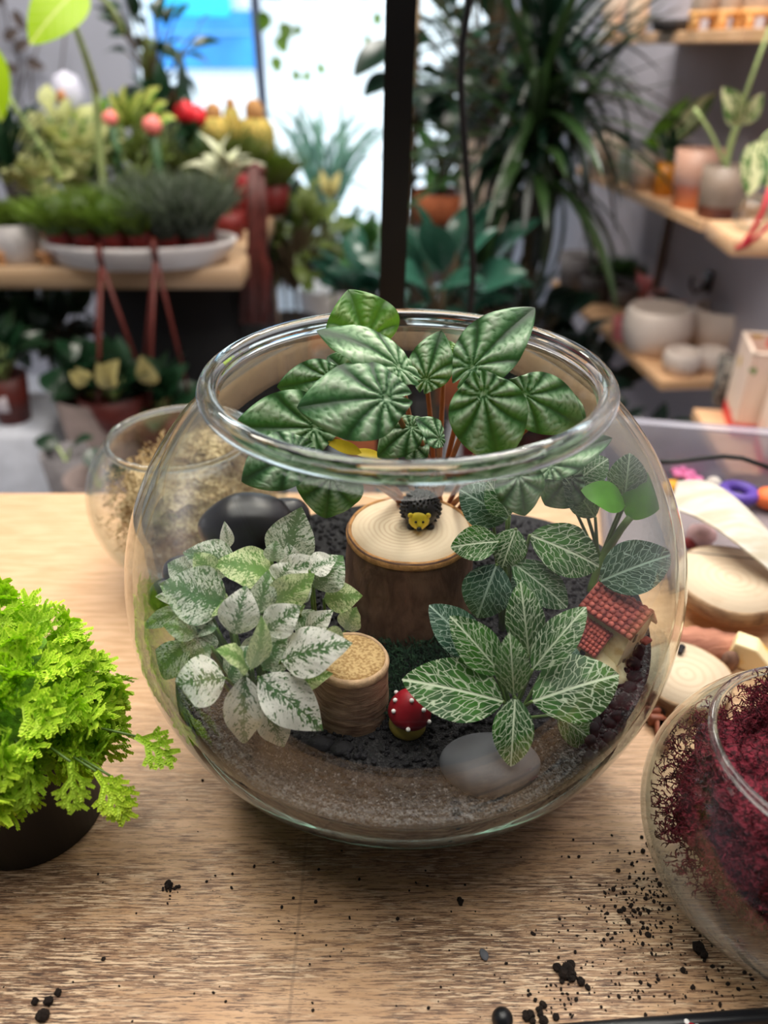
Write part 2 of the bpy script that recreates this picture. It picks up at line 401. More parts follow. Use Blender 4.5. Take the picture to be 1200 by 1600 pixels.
def scatter(name, label, pts, rmin, rmax, mat, cat='gravel'):
    m = MB()
    for (x, y, z) in pts:
        r = rnd.uniform(rmin, rmax); ph = rnd.random()*50
        R = Matrix.Rotation(rnd.random()*6.3, 3, Vector((rnd.random()-.5, rnd.random()-.5, rnd.random()-.5)).normalized())
        m.ball((x, y, z + r*.45), (r, r*rnd.uniform(.6, .9), r*rnd.uniform(.5, .8)), 1, lambda q, v: q*(1 + .25*noise.noise(v*1.7 + Vector((ph, 0, 0)))), R)
    o = m.build(name, mat, None, smooth=False); return tag(o, label, cat, kind='stuff')
pts = []
while len(pts) < 3600:
    a, r = rnd.uniform(0, 6.283), .135*math.sqrt(rnd.random()); x, y = r*math.cos(a), r*math.sin(a)
    if y < -.055 and r > .112 + .012*noise.noise((x*40, y*40, 0)) and x < .09: continue
    if r > ed[int(a/6.2832*NA) % NA] - .004: continue
    pts.append((x, y, ground_z(x, y)))
scatter('gravel', 'fine black gravel spread over the sand in the large glass bowl', pts, .0010, .0024, GRAVEL)
m = MB()
for i in range(2200):      # loose pale sand grains on the front slope
    a = rnd.uniform(-2.75, -.35); r = rnd.uniform(.106, .130)
    r = min(r, ed[int((a % 6.2832)/6.2832*NA) % NA] - .002); x, y = r*math.cos(a), r*math.sin(a)
    m.ball((x, y, ground_z(x, y)+.0002), rnd.uniform(.0005, .0009), 1)
o = m.build('sand_grains', two_tone('sand_grain', (34, 34, 37), (108, 106, 107), .45, .62, 500, .8, .0), None); tag(o, 'loose pale sand grains over the black sand at the front of the large bowl', 'sand', kind='stuff')
# the larger black stones at the right of the house
LAVA = M('black_lava', (34, 31, 36), .7, .5, 90, .4, spec=.35)
chip = None; n_ = 0
for i in range(400):
    px, py = rnd.uniform(925, 1030), rnd.uniform(930, 1175)
    if px < 985 - (py-950)*.02 and py < 1090: continue
    if px > 1030 - max(0, py-1010)*.55 - max(0, 960-py)*.8: continue
    p = PZ(px, py, .092)
    r = math.hypot(p.x, p.y)
    if r > .133: p = Vector((p.x*.133/r, p.y*.133/r, 0))
    p.z = ground_z(p.x, p.y) + rnd.uniform(0, .004)
    if any((p-q).length < .0052 for q in globals().setdefault('_chips', [])): continue
    _chips.append(p)
    if chip is None:
        protos = []
        for s_ in range(5):
            mm = MB(); mm.ball((0, 0, 0), (1, .8, .7), 2, lambda q, v: q*(1 + .35*noise.noise(v*1.3 + Vector((s_*9, 0, 0)))))
            oo = mm.build('lava_stone', LAVA); protos.append(oo.data); bpy.data.objects.remove(oo)
        chip = True
    oo = bpy.data.objects.new('lava_stone', protos[n_ % 5]); link(oo); oo.location = p; s_ = rnd.uniform(.0034, .0050); oo.scale = (s_, s_, s_)
    oo.rotation_euler = (rnd.random()*6, rnd.random()*6, rnd.random()*6)
    tag(oo, 'small matt black lava stone heaped beside the miniature house', 'stone', 'black lava stones at the right of the large bowl'); n_ += 1
    if n_ >= 46: break

def stone(name, label, c, r, mat, rot=0, seed=0, tilt=0):
    m = MB(); R = Matrix.Rotation(rot, 3, 'Z') @ Matrix.Rotation(tilt, 3, 'X')
    m.ball((0, 0, 0), r, 4, lambda q, v: q*(1 + .10*noise.noise(v*1.1 + Vector((seed*7.1, 0, 0)))), R)
    o = m.build(name, mat); o.location = c; return tag(o, label, 'stone')
BLACKS = M('polished_black_stone', (30, 30, 34), .32, .25, 40, .03, spec=.5)
GREYS = M('grey_river_stone', (96, 98, 104), .6, .12, 60, .05)
p = P(770, 1163, -.098); stone('river_stone', 'smooth grey river stone lying on the sand at the front of the large bowl', (p.x, p.y, ground_z(p.x, p.y)+.006), (.0245, .017, .0125), GREYS, .1, 1)
p = P(385, 822, .055); stone('black_pebble', 'large polished black stone at the back left of the large bowl', p, (.030, .022, .0215), BLACKS, .3, 2)
p = P(446, 806, .075); stone('black_pebble', 'round polished black stone wedged behind the large black one', p, (.0165, .013, .013), BLACKS, .2, 3)
p = P(287, 892, .0); stone('black_pebble', 'small black stone against the left glass, upper of two', p, (.012, .010, .010), BLACKS, .2, 4)
p = P(255, 935, -.01); stone('black_pebble', 'small black stone against the left glass, lower of two', inside(p, .93), (.011, .009, .013), BLACKS, .2, 5)
for i, (px, py, r, side) in enumerate(((500, 1160, .007, 'left'), (534, 1168, .006, 'right'))):
    p = PZ(px, py, .078); stone('black_pebble', 'flat dark pebble in front of the bark log, %s of the two' % side, (p.x, p.y, ground_z(p.x, p.y)+.001), (r, r*.7, r*.5), GRAVEL, .3*i, 8+i)

# ------------------------------------------------------------------ stump, log, figurines
def ring_wood(name, a, b, dark, freq=330, cx=0, cy_=0, contrast=.5):
    g = G(name); tc = g.n('TexCoord'); mp = g.n('Mapping'); g.t.links.new(tc.outputs['Object'], mp.inputs[0]); mp.inputs['Location'].default_value = (cx, cy_, 0); v = mp.outputs[0]
    sx = g.n('SeparateXYZ'); g.t.links.new(v, sx.inputs[0])
    r = g.ma('SQRT', g.ma('ADD', g.ma('MULTIPLY', sx.outputs[0], sx.outputs[0]), g.ma('MULTIPLY', sx.outputs[1], sx.outputs[1])))
    r = g.ma('ADD', r, g.ma('MULTIPLY', g.noise(v, 45, 2), .004))
    w_ = g.ma('SINE', g.ma('MULTIPLY', r, freq*6.283)); ringm = g.step(w_, -.2, 1.0)
    fad = g.step(r, .034, .014)
    col = g.mix(g.ma('MULTIPLY', ringm, g.ma('MULTIPLY_ADD', fad, contrast, .08)), S(*a), S(*b))
    col = g.mix(g.ma('MULTIPLY', g.step(g.noise(v, 60, 4), .5, .8), .3), col, S(*b))
    col = g.mix(g.step(g.noise(v, 300, 3), .73, .80), col, S(*dark))
    return g.principled(col, .7, g.bump(g.noise(v, 500, 3), .15, .001))
def bark_mat(name, a, b, c, vs=(60, 60, 220)):
    g = G(name); v = g.obj(vs); n1 = g.noise(v, 1.0, 6, .65, .5); n2 = g.noise(g.obj((40, 40, 30)), 1.0, 4)
    col = g.mix(g.step(n1, .35, .65), S(*a), S(*b)); col = g.mix(g.step(n2, .5, .72), col, S(*c))
    return g.principled(col, .85, g.bump(n1, .6, .002))
def log(name, label, cat, base, r, h, tilt, bark, top, rimw, n=72, seed=0, rim_mat=None):
    t = thing(name, label, cat, base); T = Matrix.Rotation(tilt[0], 3, 'X') @ Matrix.Rotation(tilt[1], 3, 'Y')
    def wob(q, a): 
        k = 1 + .035*noise.noise((math.cos(a)*1.3, math.sin(a)*1.3, seed+q.z*12)) + .012*noise.noise((math.cos(a)*6, math.sin(a)*6, seed+q.z*60))
        return Vector((q.x*k, q.y*k, q.z))
    def flare(z): return 1.05 - .07*min(1, max(0, z/h)*2) + .02*math.sin(z/h*5)
    prof = [(r*flare(0), -.006)] + [(r*flare(h*i/12), h*i/12) for i in range(13)] + [(r*flare(h)-rimw*.4, h+.0010), (r*flare(h)-rimw, h+.0002)]
    m = MB(); m.lathe(prof, (0, 0, 0), n, fn=wob, cap=False); o = m.build('bark', bark, t, local=True); o.rotation_euler = (tilt[0], tilt[1], 0)
    m = MB(); m.lathe([(.0002, h+.0003), (r*.5, h+.0003), (r*flare(h)-rimw*.95, h+.0003), (r*flare(h)-rimw*.95, h-.004)], (0, 0, 0), n, fn=wob); o = m.build('sawn_face', top, t, local=True); o.rotation_euler = (tilt[0], tilt[1], 0)
    if rim_mat:
        m = MB(); m.lathe([(r*flare(h)+.0004, h-.0035), (r*flare(h)+.0006, h-.001), (r*flare(h)-rimw*.5, h+.0014), (r*flare(h)-rimw*1.05, h+.0004)], (0, 0, 0), n, fn=wob, cap=False); o = m.build('inner_bark_ring', rim_mat, t, local=True); o.rotation_euler = (tilt[0], tilt[1], 0)
    return t
STUMP_C = Vector((.0045, .0225, .078))
BARKD = bark_mat('dark_brown_bark', (134, 100, 82), (100, 72, 60), (150, 118, 98), (130, 130, 55))
log('tree_stump', 'upright sawn tree stump with dark bark, carrying the hedgehog figurine', 'stump', STUMP_C, .0385, .0605, (0, 0), BARKD,
    ring_wood('pale_ringed_wood', (246, 226, 194), (214, 182, 140), (150, 112, 80), 330, .004, .0), .0024, seed=2, rim_mat=M('tan_inner_bark', (190, 140, 86), .8, .25, 220, .3))
p = PZ(546, 1110, .079)
lb = P(545, 1042, p.y + .004)
log('bark_log', 'short birch log section with papery bark in front of the tree stump', 'log', (p.x, p.y+.006, .076), .0200, .034, (-.04, .05),
    bark_mat('birch_bark', (196, 162, 132), (138, 104, 80), (100, 72, 56), (60, 60, 330)), two_tone('cork_end', (216, 184, 130), (174, 138, 88), .40, .64, 620, .8, .4), .0016, seed=5, rim_mat=M('pale_bark_edge', (206, 172, 136), .8, .2, 200, .2))

# hedgehog
hp = P(656, 834, -.004); zt = STUMP_C.z + .0605
hp = PZ(655, 832, zt); hp.y += .009
hh = thing('hedgehog_figurine', 'tiny black hedgehog figurine with a yellow face standing on the tree stump', 'figurine', (hp.x, hp.y, zt))
HB = M('glossy_black_resin', (26, 26, 28), .35, .2, 200, .1, spec=.5); HY = M('yellow_face_paint', (232, 206, 52), .45, .08, 200); BK = M('black_gloss_paint', (12, 12, 13), .2, .1, 50)
hc = Vector((hp.x+.001, hp.y+.0015, zt+.0095))
m = MB(); m.ball(hc, (.0112, .0115, .0098), 3, lambda q, v: Vector((q.x, q.y, max(q.z, -.0094))))
for sx in (-1, 1):
    for sy in (-1, 1): m.ball(hc + Vector((sx*.0055, sy*.006, -.0082)), (.0028, .0030, .0016), 2)
m.build('body', HB, hh)
m = MB(); N = 190
for i in range(N):
    zz = 1 - 1.45*(i+.5)/N; a = i*2.39996; rr_ = math.sqrt(max(0, 1-zz*zz)); d = Vector((rr_*math.cos(a), rr_*math.sin(a), zz))
    if d.y < -.55 and d.z < .62: continue
    b = hc + Vector((d.x*.0108, d.y*.0112, d.z*.0095)); e = b + d*.0019 + Vector((0, .0004, .0003))
    m.tube([b, b*.5+e*.5, e], [.00105, .00085, .00025], 5)
m.build('spines', HB, hh)
fc = hc + Vector((-.0012, -.0098, -.0015))
m = MB(); m.ball(fc, (.0060, .0036, .0056), 3, lambda q, v: q + Vector((0, -.0024*max(0, 1-((v.x)**2+(v.z+.35)**2)*2.2), 0)))
for sx in (-1, 1): m.ball(fc + Vector((sx*.0050, -.0004, .0034)), (.0017, .0012, .0017), 2)
m.build('face', HY, hh)
for sx in (-1, 1):
    m = MB(); m.ball(fc + Vector((sx*.0021, -.0040, .0012)), (.0008, .0006, .0008), 2); m.build('eye', BK, hh)
m = MB(); m.ball(fc + Vector((-.0002, -.0062, -.0021)), (.0016, .0013, .0014), 2); m.build('nose', BK, hh)

# toadstool
mp_ = PZ(633, 1150, .0765); mp_.y += .007
ms = thing('toadstool_figurine', 'small red toadstool figurine with white dots beside the bark log', 'figurine', (mp_.x, mp_.y, .076))
axis = Matrix.Rotation(.10, 3, 'Y') @ Matrix.Rotation(.10, 3, 'X')
bs = Vector((mp_.x+.001, mp_.y, .0755))
RED = M('red_gloss_paint', (150, 22, 36), .4, .12, 120, .02); CREAM = M('cream_yellow_paint', (206, 184, 88), .5, .15, 160); WHITE = M('white_paint', (245, 243, 240), .4, .03, 50)
m = MB(); m.lathe([(.0088, 0), (.0098, .002), (.0094, .007), (.0078, .0125), (.0, .0126)], bs, 32, fn=lambda q, a: axis @ q); m.build('stalk', CREAM, ms)
capp = [(.002, .0108), (.0085, .0105), (.0108, .0112), (.0113, .0126), (.0108, .0160), (.0092, .0200), (.0070, .0232), (.0040, .0256), (.0016, .0267), (.00001, .0269)]
m = MB(); m.lathe(capp, bs, 40, fn=lambda q, a: axis @ q); m.build('cap', RED, ms)
for (a, k) in ((-95, 3.2), (-35, 3.4), (-150, 4.6), (-45, 5.6), (-100, 7.2), (-175, 5.5), (20, 4.5), (75, 5.0), (130, 4), (95, 7.5)):
    i = int(k); f_ = k - i; r = capp[i][0]*(1-f_)+capp[i+1][0]*f_; z = capp[i][1]*(1-f_)+capp[i+1][1]*f_
    A = math.radians(a); q = axis @ Vector((r*math.cos(A)*1.05, r*math.sin(A)*1.05, z+.0004))
    m = MB(); m.ball(bs + q, .00125, 2); m.build('white_dot', WHITE, ms)

# miniature house
hb = Vector((.110, -.034, .0935))
ho = thing('miniature_house', 'tiny cream cottage figurine with two red tiled roofs leaning at the right of the bowl', 'figurine', hb)
ex = Vector((.66, -.72, -.10)).normalized(); ez = (Vector((.16, .10, 1)) - ex*Vector((.16, .10, 1)).dot(ex)).normalized(); ey = ez.cross(ex)
HR = Matrix((ex, ey, ez)).transposed()
def H(x, y, z): return hb + HR @ Vector((x, y, z))
HOUSE = two_tone('cream_plaster', (244, 230, 188), (206, 176, 120), .48, .7, 110, .75, .4); TILE = two_tone('red_clay_tile', (186, 92, 78), (140, 60, 54), .4, .65, 300, .65, .2)
DARKW = M('dark_window_paint', (30, 28, 28), .5, .1)
m = MB()
L_, W_, HW = .0135, .0105, .0280   # half length, half width, wall height
def gable(m, x0, x1, w, z0, z1, pk, cy0=0):
    vs = [H(x, cy0+y, z) for x in (x0, x1) for (y, z) in ((-w*1.08, z0), (w*1.08, z0), (w, z1), (0, z1+pk), (-w, z1))]
    m.add(vs, [(0, 1, 2, 3, 4), (9, 8, 7, 6, 5), (0, 4, 9, 5), (1, 6, 7, 2), (4, 3, 8, 9), (2, 7, 8, 3), (0, 5, 6, 1)])
gable(m, -L_, L_, W_, -.012, HW, .0085)
gable(m, -.0105, .0035, .0075, -.012, .0115, .007, -.0120)
m.build('walls', HOUSE, ho, smooth=False)
m = MB(); m.ball(H(.002, -.010, -.004), (.018, .017, .012), 3, lambda q, v: q*(1+.22*noise.noise(v*2.2)), HR); m.build('rocky_base', HOUSE, ho)
def tiles(name, x0, x1, e0, e1, nx, ny):      # e0 eave (y,z), e1 ridge (y,z)
    m = MB(); s = Vector((0, e1[0]-e0[0], e1[1]-e0[1])); nrm = Vector((1, 0, 0)).cross(s).normalized()
    if nrm.z < 0: nrm = -nrm
    c = [(x0, e0), (x1, e0), (x1, e1), (x0, e1)]
    vs = [H(*(Vector((x, e[0], e[1])) + nrm*k)) for k in (0, .0012) for (x, e) in c]
    m.add(vs, [(3, 2, 1, 0), (4, 5, 6, 7), (0, 1, 5, 4), (1, 2, 6, 5), (2, 3, 7, 6), (3, 0, 4, 7)])
    Rr = HR @ Matrix((Vector((1, 0, 0)), s.normalized(), Vector((1, 0, 0)).cross(s.normalized()))).transposed()
    for j in range(ny):
        for i in range(nx):
            q = Vector((x0 + (x1-x0)*(i+.5+(.25 if j % 2 else -.25)*0)/nx, 0, 0)); sl = (j+.45)/ny; q.y = e0[0]+s.y*sl; q.z = e0[1]+s.z*sl
            m.ball(H(*(q + nrm*.0014)), ((x1-x0)/nx*.46, s.length/ny*.52, .0009), 2, None, Rr)
    o = m.build(name, TILE, ho); return o
tiles('roof_slope', -L_-.0035, L_+.002, (-W_-.0035, HW-.003), (0, HW+.0095), 9, 6)
tiles('roof_slope', -L_-.0035, L_+.002, (W_+.0035, HW-.003), (0, HW+.0095), 9, 6)
tiles('porch_roof', -.0125, .0050, (-.0215, .0085), (-.0120, .0198), 8, 6)
tiles('porch_roof', -.0125, .0050, (-.0030, .0095), (-.0120, .0198), 8, 4)
for (y, z, sy, sz) in ((-.003, .021, .0022, .0050), (-.0045, .005, .0022, .0045), (.0045, .0125, .0022, .0045)):
    m = MB(); m.box(H(L_+.0002, y, z), (.0008, sy, sz), HR, .0002); m.build('window', DARKW, ho)
m = MB(); m.box(H(-.003, -.0198, .004), (.0030, .0008, .0055), HR, .0002); m.build('door', DARKW, ho)
m = MB(); m.box(H(L_+.003, .0065, .0175), (.004, .007, .002), HR, .0004); m.build('awning', TILE, ho)

# dark green moss between stump and log
MOSS = two_tone('dark_green_moss', (30, 58, 42), (52, 84, 58), .4, .65, 200, .9, .0)
m = MB()
for i in range(5200):
    px, py = rnd.uniform(545, 770), rnd.uniform(985, 1110)
    if abs(px-640)/150 + abs(py-1040)/85 > 1.0: continue
    p = PZ(px, py, .088); h = .008*max(.2, 1 - ((px-640)/140)**2)
    z0 = ground_z(p.x, p.y) + rnd.uniform(-.001, h)
    if math.hypot(p.x-STUMP_C.x, p.y-STUMP_C.y) < .040: continue
    d = Vector((rnd.gauss(0, .6), rnd.gauss(0, .6), .8)).normalized(); a = Vector((p.x, p.y, z0)); w_ = d.orthogonal().normalized()*.00035; L = rnd.uniform(.003, .006)
    b = a + d*L*.55 + Vector((rnd.gauss(0, .0006), rnd.gauss(0, .0006), 0)); e = b + (d+Vector((rnd.gauss(0, .5), rnd.gauss(0, .5), -.2)))*L*.5
    m.add([a-w_, a+w_, b+w_*.8, b-w_*.8, e], [(0, 1, 2, 3), (3, 2, 4)])
o = m.build('moss', MOSS, None, smooth=False); tag(o, 'dark green moss between the tree stump and the bark log', 'moss', kind='stuff')

# ------------------------------------------------------------------ hero leaves
def prof_ovate(v): return (math.sin(PI*min(1, v**.82)))**.80 if 0 < v < 1 else 0
def prof_ellip(v): return (math.sin(PI*min(1, v**.92)))**.72 if 0 < v < 1 else 0
def prof_point(v): return (math.sin(PI*min(1, v**.80)))**.95 if 0 < v < 1 else 0
def prof_heart(v):
    if v < .36: return math.sqrt(max(0, 1-((.36-v)/.37)**2))
    return max(0, math.cos((v-.36)/.64*PI/2))**.78
def leaf_geo(L, hw, prof, nv=16, nu=8, arch=.06, cup=.15, wave=0, tipdroop=0, seed=0, fn=None, notch=0):
    vs = []; uv = []; at = []
    for j in range(nv+1):
        v = j/nv; w_ = hw*prof(min(.9995, max(.0005, v)))
        for i in range(nu+1):
            u = -1 + 2*i/nu; x = u*w_; y = L*v
            if notch: y -= notch*L*max(0, 1-v*2.5)**2*math.sin(PI*min(1, abs(u)))
            z = arch*L*math.sin(PI*v) + cup*abs(u)**1.4*w_ - tipdroop*L*v**3
            if wave: z += wave*hw*abs(u)*noise.noise((x/hw*1.6+seed*3.1, y/L*4.5+seed, seed*1.7))
            if fn: dz, a_ = fn(x/hw, y/L, u, v); z += dz; at.append(a_)
            vs.append((x, y, z)); uv.append((x/hw*.5+.5, v))
    fs = [(j*(nu+1)+i, j*(nu+1)+i+1, (j+1)*(nu+1)+i+1, (j+1)*(nu+1)+i) for j in range(nv) for i in range(nu)]
    return vs, fs, uv, at
def hero_leaf(parent, spec, mat, prof, name='leaf', nv=16, nu=8, fn=None, clampit=True, **kw):
    bx, by, Yb, tx, ty, Yt, hwp = spec[:7]; roll = math.radians(spec[7]) if len(spec) > 7 else 0
    B, Tp = P(bx, by, Yb), P(tx, ty, Yt); A = (Tp-B); L = A.length; A.normalize(); mid = (B+Tp)/2
    tc = (CAM - mid).normalized(); tc = (tc*.8 + Vector((0, 0, 1))*.2).normalized()
    W = A.cross(tc).normalized(); N_ = W.cross(A)
    if roll: R = Matrix.Rotation(roll, 3, A); W, N_ = R @ W, R @ N_
    hw = hwp*mpp(mid)
    vs, fs, uv, at = leaf_geo(L, hw, prof, nv, nu, fn=fn, **kw)
    m = MB(); out = [B + W*x + A*y + N_*z for x, y, z in vs]
    if clampit: out = [inside(p) for p in out]
    m.add(out, fs); m.uv['UVMap'] = uv
    if at: m.attr.append(('pat', at))
    return m.build(name, mat, parent), B
def stem_to(parent, A, Bp, r, mat, sag=.0, name='stem'):
    mid = (Vector(A)+Vector(Bp))/2 + Vector((0, 0, sag)); m = MB(); pts = [inside(q, .97) for q in bez(A, mid, Bp, 8)]
    m.tube(pts, [r*(1.15-.3*i/8) for i in range(9)], 7); return m.build(name, mat, parent)

# peperomia
g = G('peperomia_leaf'); at = g.n('Attribute', {'attribute_name': 'pat'}); oi = g.n('ObjectInfo')
pc = g.ramp(at.outputs['Fac'], [(0.0, S(24, 58, 34)), (.22, S(62, 112, 66)), (.50, S(138, 178, 134)), (.85, S(190, 212, 182))])
hs = g.n('HueSaturation'); g.set(hs.inputs['Color'], pc); g.set(hs.inputs['Value'], g.ma('MULTIPLY_ADD', oi.outputs['Random'], .3, .82)); g.set(hs.inputs['Hue'], g.ma('MULTIPLY_ADD', oi.outputs['Random'], -.02, .505))
tcn = g.obj()
PEP = g.principled(hs.outputs[0], .42, g.bump(g.noise(tcn, 900, 3), .15, .0006), spec=.45, transl=(.12, S(110, 170, 50)))
g = G('peperomia_young_leaf'); at = g.n('Attribute', {'attribute_name': 'pat'})
PEPY = g.principled(g.ramp(at.outputs['Fac'], [(0, S(44, 92, 34)), (.4, S(84, 138, 60)), (1, S(172, 200, 138))]), .42, transl=(.25, S(130, 190, 50)))
YEL = M('yellow_leaf', (222, 196, 40), .5, .15, 80, transl=.2)
def pep_fn(L, hw, seed):
    ya = .15
    def fn(xh, yl, u, v):
        X = xh*hw; Y = (yl-ya)*L; r = math.hypot(X, Y)/L; th = math.atan2(X, Y)
        # arching veins: nearly straight at the attachment, bending toward the tip
        q = abs(th)*(1 - .42*min(1, r*1.2)*math.exp(-abs(th)*.15)) * 1.85
        fr = abs((q + .5) % 1 - .5)*2          # 0 on a sunken vein, 1 on the ridge between two
        ridge = min(1, fr*1.15)**.95
        b1 = .5 + .5*noise.noise((X*330 + seed*5, Y*330, seed)); b2 = .5+.5*noise.noise((X*760, Y*760, seed+4))
        cross = abs(math.sin(r*33 + q*2.2 + 5.0*b1))**.6
        fade = min(1, r/.09)*min(1, (1-abs(u))*4+.30)
        bump = .35*b1 + .2*b2 + .45*cross
        h = ridge*(.30 + .70*bump)*fade
        pat = ridge*(.16 + .84*bump)*(.35+.65*fade) + (.45 if r < .022 else 0)
        return h*.0030*min(1, hw/.02), max(0, min(1, pat*1.25 - .06))
    return fn
pep = thing('peperomia_plant', 'peperomia with rippled silvery green leaves rising above the rim of the large bowl', 'plant', (.02, .055, .08))
PST = M('red_brown_petiole', (158, 100, 56), .5, .15, 100)
crown = Vector((.026, .084, .092))
PL = [  # base px, tip px, half width px, roll, young
 (578, 548, .050, 545, 452, .058, 60, 0, 1), (642, 590, .000, 497, 511, .004, 43, 28, 0), (662, 606, .035, 690, 516, .045, 36, 0, 0),
 (722, 592, .012, 835, 478, .022, 50, -8, 0), (750, 592, -.012, 782, 730, -.020, 61, 8, 0), (800, 606, .022, 916, 668, .026, 46, 10, 0),
 (846, 738, .006, 955, 682, .002, 34, -20, 0), (628, 622, -.018, 463, 634, -.022, 66, 5, 0), (530, 585, .018, 432, 606, .016, 32, -20, 0),
 (515, 668, .004, 362, 668, .000, 58, -10, 0), (480, 700, -.022, 375, 752, -.028, 46, 0, 0), (520, 728, -.012, 508, 812, -.016, 53, 0, 0),
 (690, 692, -.004, 652, 654, -.006, 25, 30, 0), (655, 660, .004, 588, 714, .000, 32, 10, 0), (806, 728, -.026, 822, 808, -.030, 40, -10, 0),
 (572, 606, .055, 512, 556, .060, 44, 0, 0), (850, 640, .036, 918, 652, .040, 36, 15, 0), (640, 690, .02, 668, 716, .016, 24, 0, 0), (900, 735, .01, 850, 790, .01, 40, 0, 0), (690, 560, .05, 720, 545, .05, 26, 0, 1)]
for i, s_ in enumerate(PL):
    B, Tp = P(*s_[:3]), P(*s_[3:6]); L = (Tp-B).length; hw = s_[6]*mpp((B+Tp)/2)
    o, B = hero_leaf(pep, s_, PEPY if s_[8] else PEP, prof_heart, nv=54, nu=44, fn=pep_fn(L, hw, i), arch=.07 if i not in (1,) else .10, cup=-.14 if i % 3 else .05, wave=.10, seed=i, notch=.10, tipdroop=.06)
    att = B + (Tp-B)*.14 - (CAM-B).normalized()*.0015
    stem_to(pep, crown + Vector((rnd.uniform(-.008, .008), rnd.uniform(-.006, .006), 0)), att, .0016, PST, .022)
hero_leaf(pep, (565, 708, .0, 505, 688, .0, 10, 0), YEL, prof_ovate, nv=10, nu=6); hero_leaf(pep, (600, 716, .01, 545, 705, .01, 9, 20), YEL, prof_ovate, nv=10, nu=6)

# hypoestes
def mat_hypo(name, white, green, thr, edge=.86, gnoise=26):
    g = G(name); uvn = g.n('UVMap'); sx = g.n('SeparateXYZ'); g.t.links.new(uvn.outputs[0], sx.inputs[0]); oi = g.n('ObjectInfo'); v = g.obj()
    a = g.ma('ABSOLUTE', g.ma('MULTIPLY_ADD', sx.outputs[0], 2.0, -1.0))
    off = g.ma('MULTIPLY', oi.outputs['Random'], 9.0); cb = g.n('CombineXYZ'); g.set(cb.inputs[0], g.ma('MULTIPLY_ADD', sx.outputs[0], 1.0, off)); g.set(cb.inputs[1], g.ma('MULTIPLY', g.ma('SUBTRACT', sx.outputs[1], g.ma('MULTIPLY', a, .22)), 1.9)); g.set(cb.inputs[2], off)
    n1 = g.noise(cb.outputs[0], gnoise*.40, 3, .60, .9); n2 = g.noise(cb.outputs[0], gnoise*1.1, 2, .5, .6)
    # speckles, denser along the midrib and toward the leaf base
    mid = g.step(a, .42, .02); side = g.ma('ABSOLUTE', g.ma('SUBTRACT', g.ma('FRACT', g.ma('MULTIPLY', g.ma('SUBTRACT', sx.outputs[1], g.ma('MULTIPLY', a, .45)), 6.0)), .5))
    sv = g.ma('MULTIPLY', g.step(side, .16, .02), .05)
    t_ = g.ma('ADD', g.ma('ADD', g.ma('MULTIPLY', mid, .135), sv), g.ma('MULTIPLY', g.step(sx.outputs[1], .95, .0), .03))
    s1 = g.step(g.ma('ADD', n1, t_), thr, thr+.012)
    s2 = g.step(g.ma('ADD', n2, g.ma('MULTIPLY', t_, .8)), thr+.055, thr+.07)
    k = g.ma('MAXIMUM', s1, s2); k = g.ma('MAXIMUM', k, g.step(a, .035, .012))
    gg = g.mix(g.noise(v, 90, 2), S(*green), S(green[0]+26, green[1]+34, green[2]+10))
    col = g.mix(k, S(*white), gg)
    side2 = g.bump(g.ma('MULTIPLY', side, g.step(a, 0, .1)), .14, .0015)
    return g.principled(col, .45, side2, spec=.4, transl=(.30, S(226, 232, 200)))
HYW = mat_hypo('white_splashed_leaf', (246, 245, 236), (40, 92, 50), .625)
HYM = mat_hypo('white_green_mottled_leaf', (234, 240, 224), (50, 104, 58), .56, gnoise=34)
HYG = mat_hypo('pale_green_mottled_leaf', (218, 230, 172), (84, 132, 50), .555, gnoise=30)
hyp = thing('polka_dot_plant', 'polka dot plant with white leaves splashed green at the left of the large bowl', 'plant', (-.075, -.06, .08))
HST = M('green_stem', (96, 124, 60), .5, .2, 100)
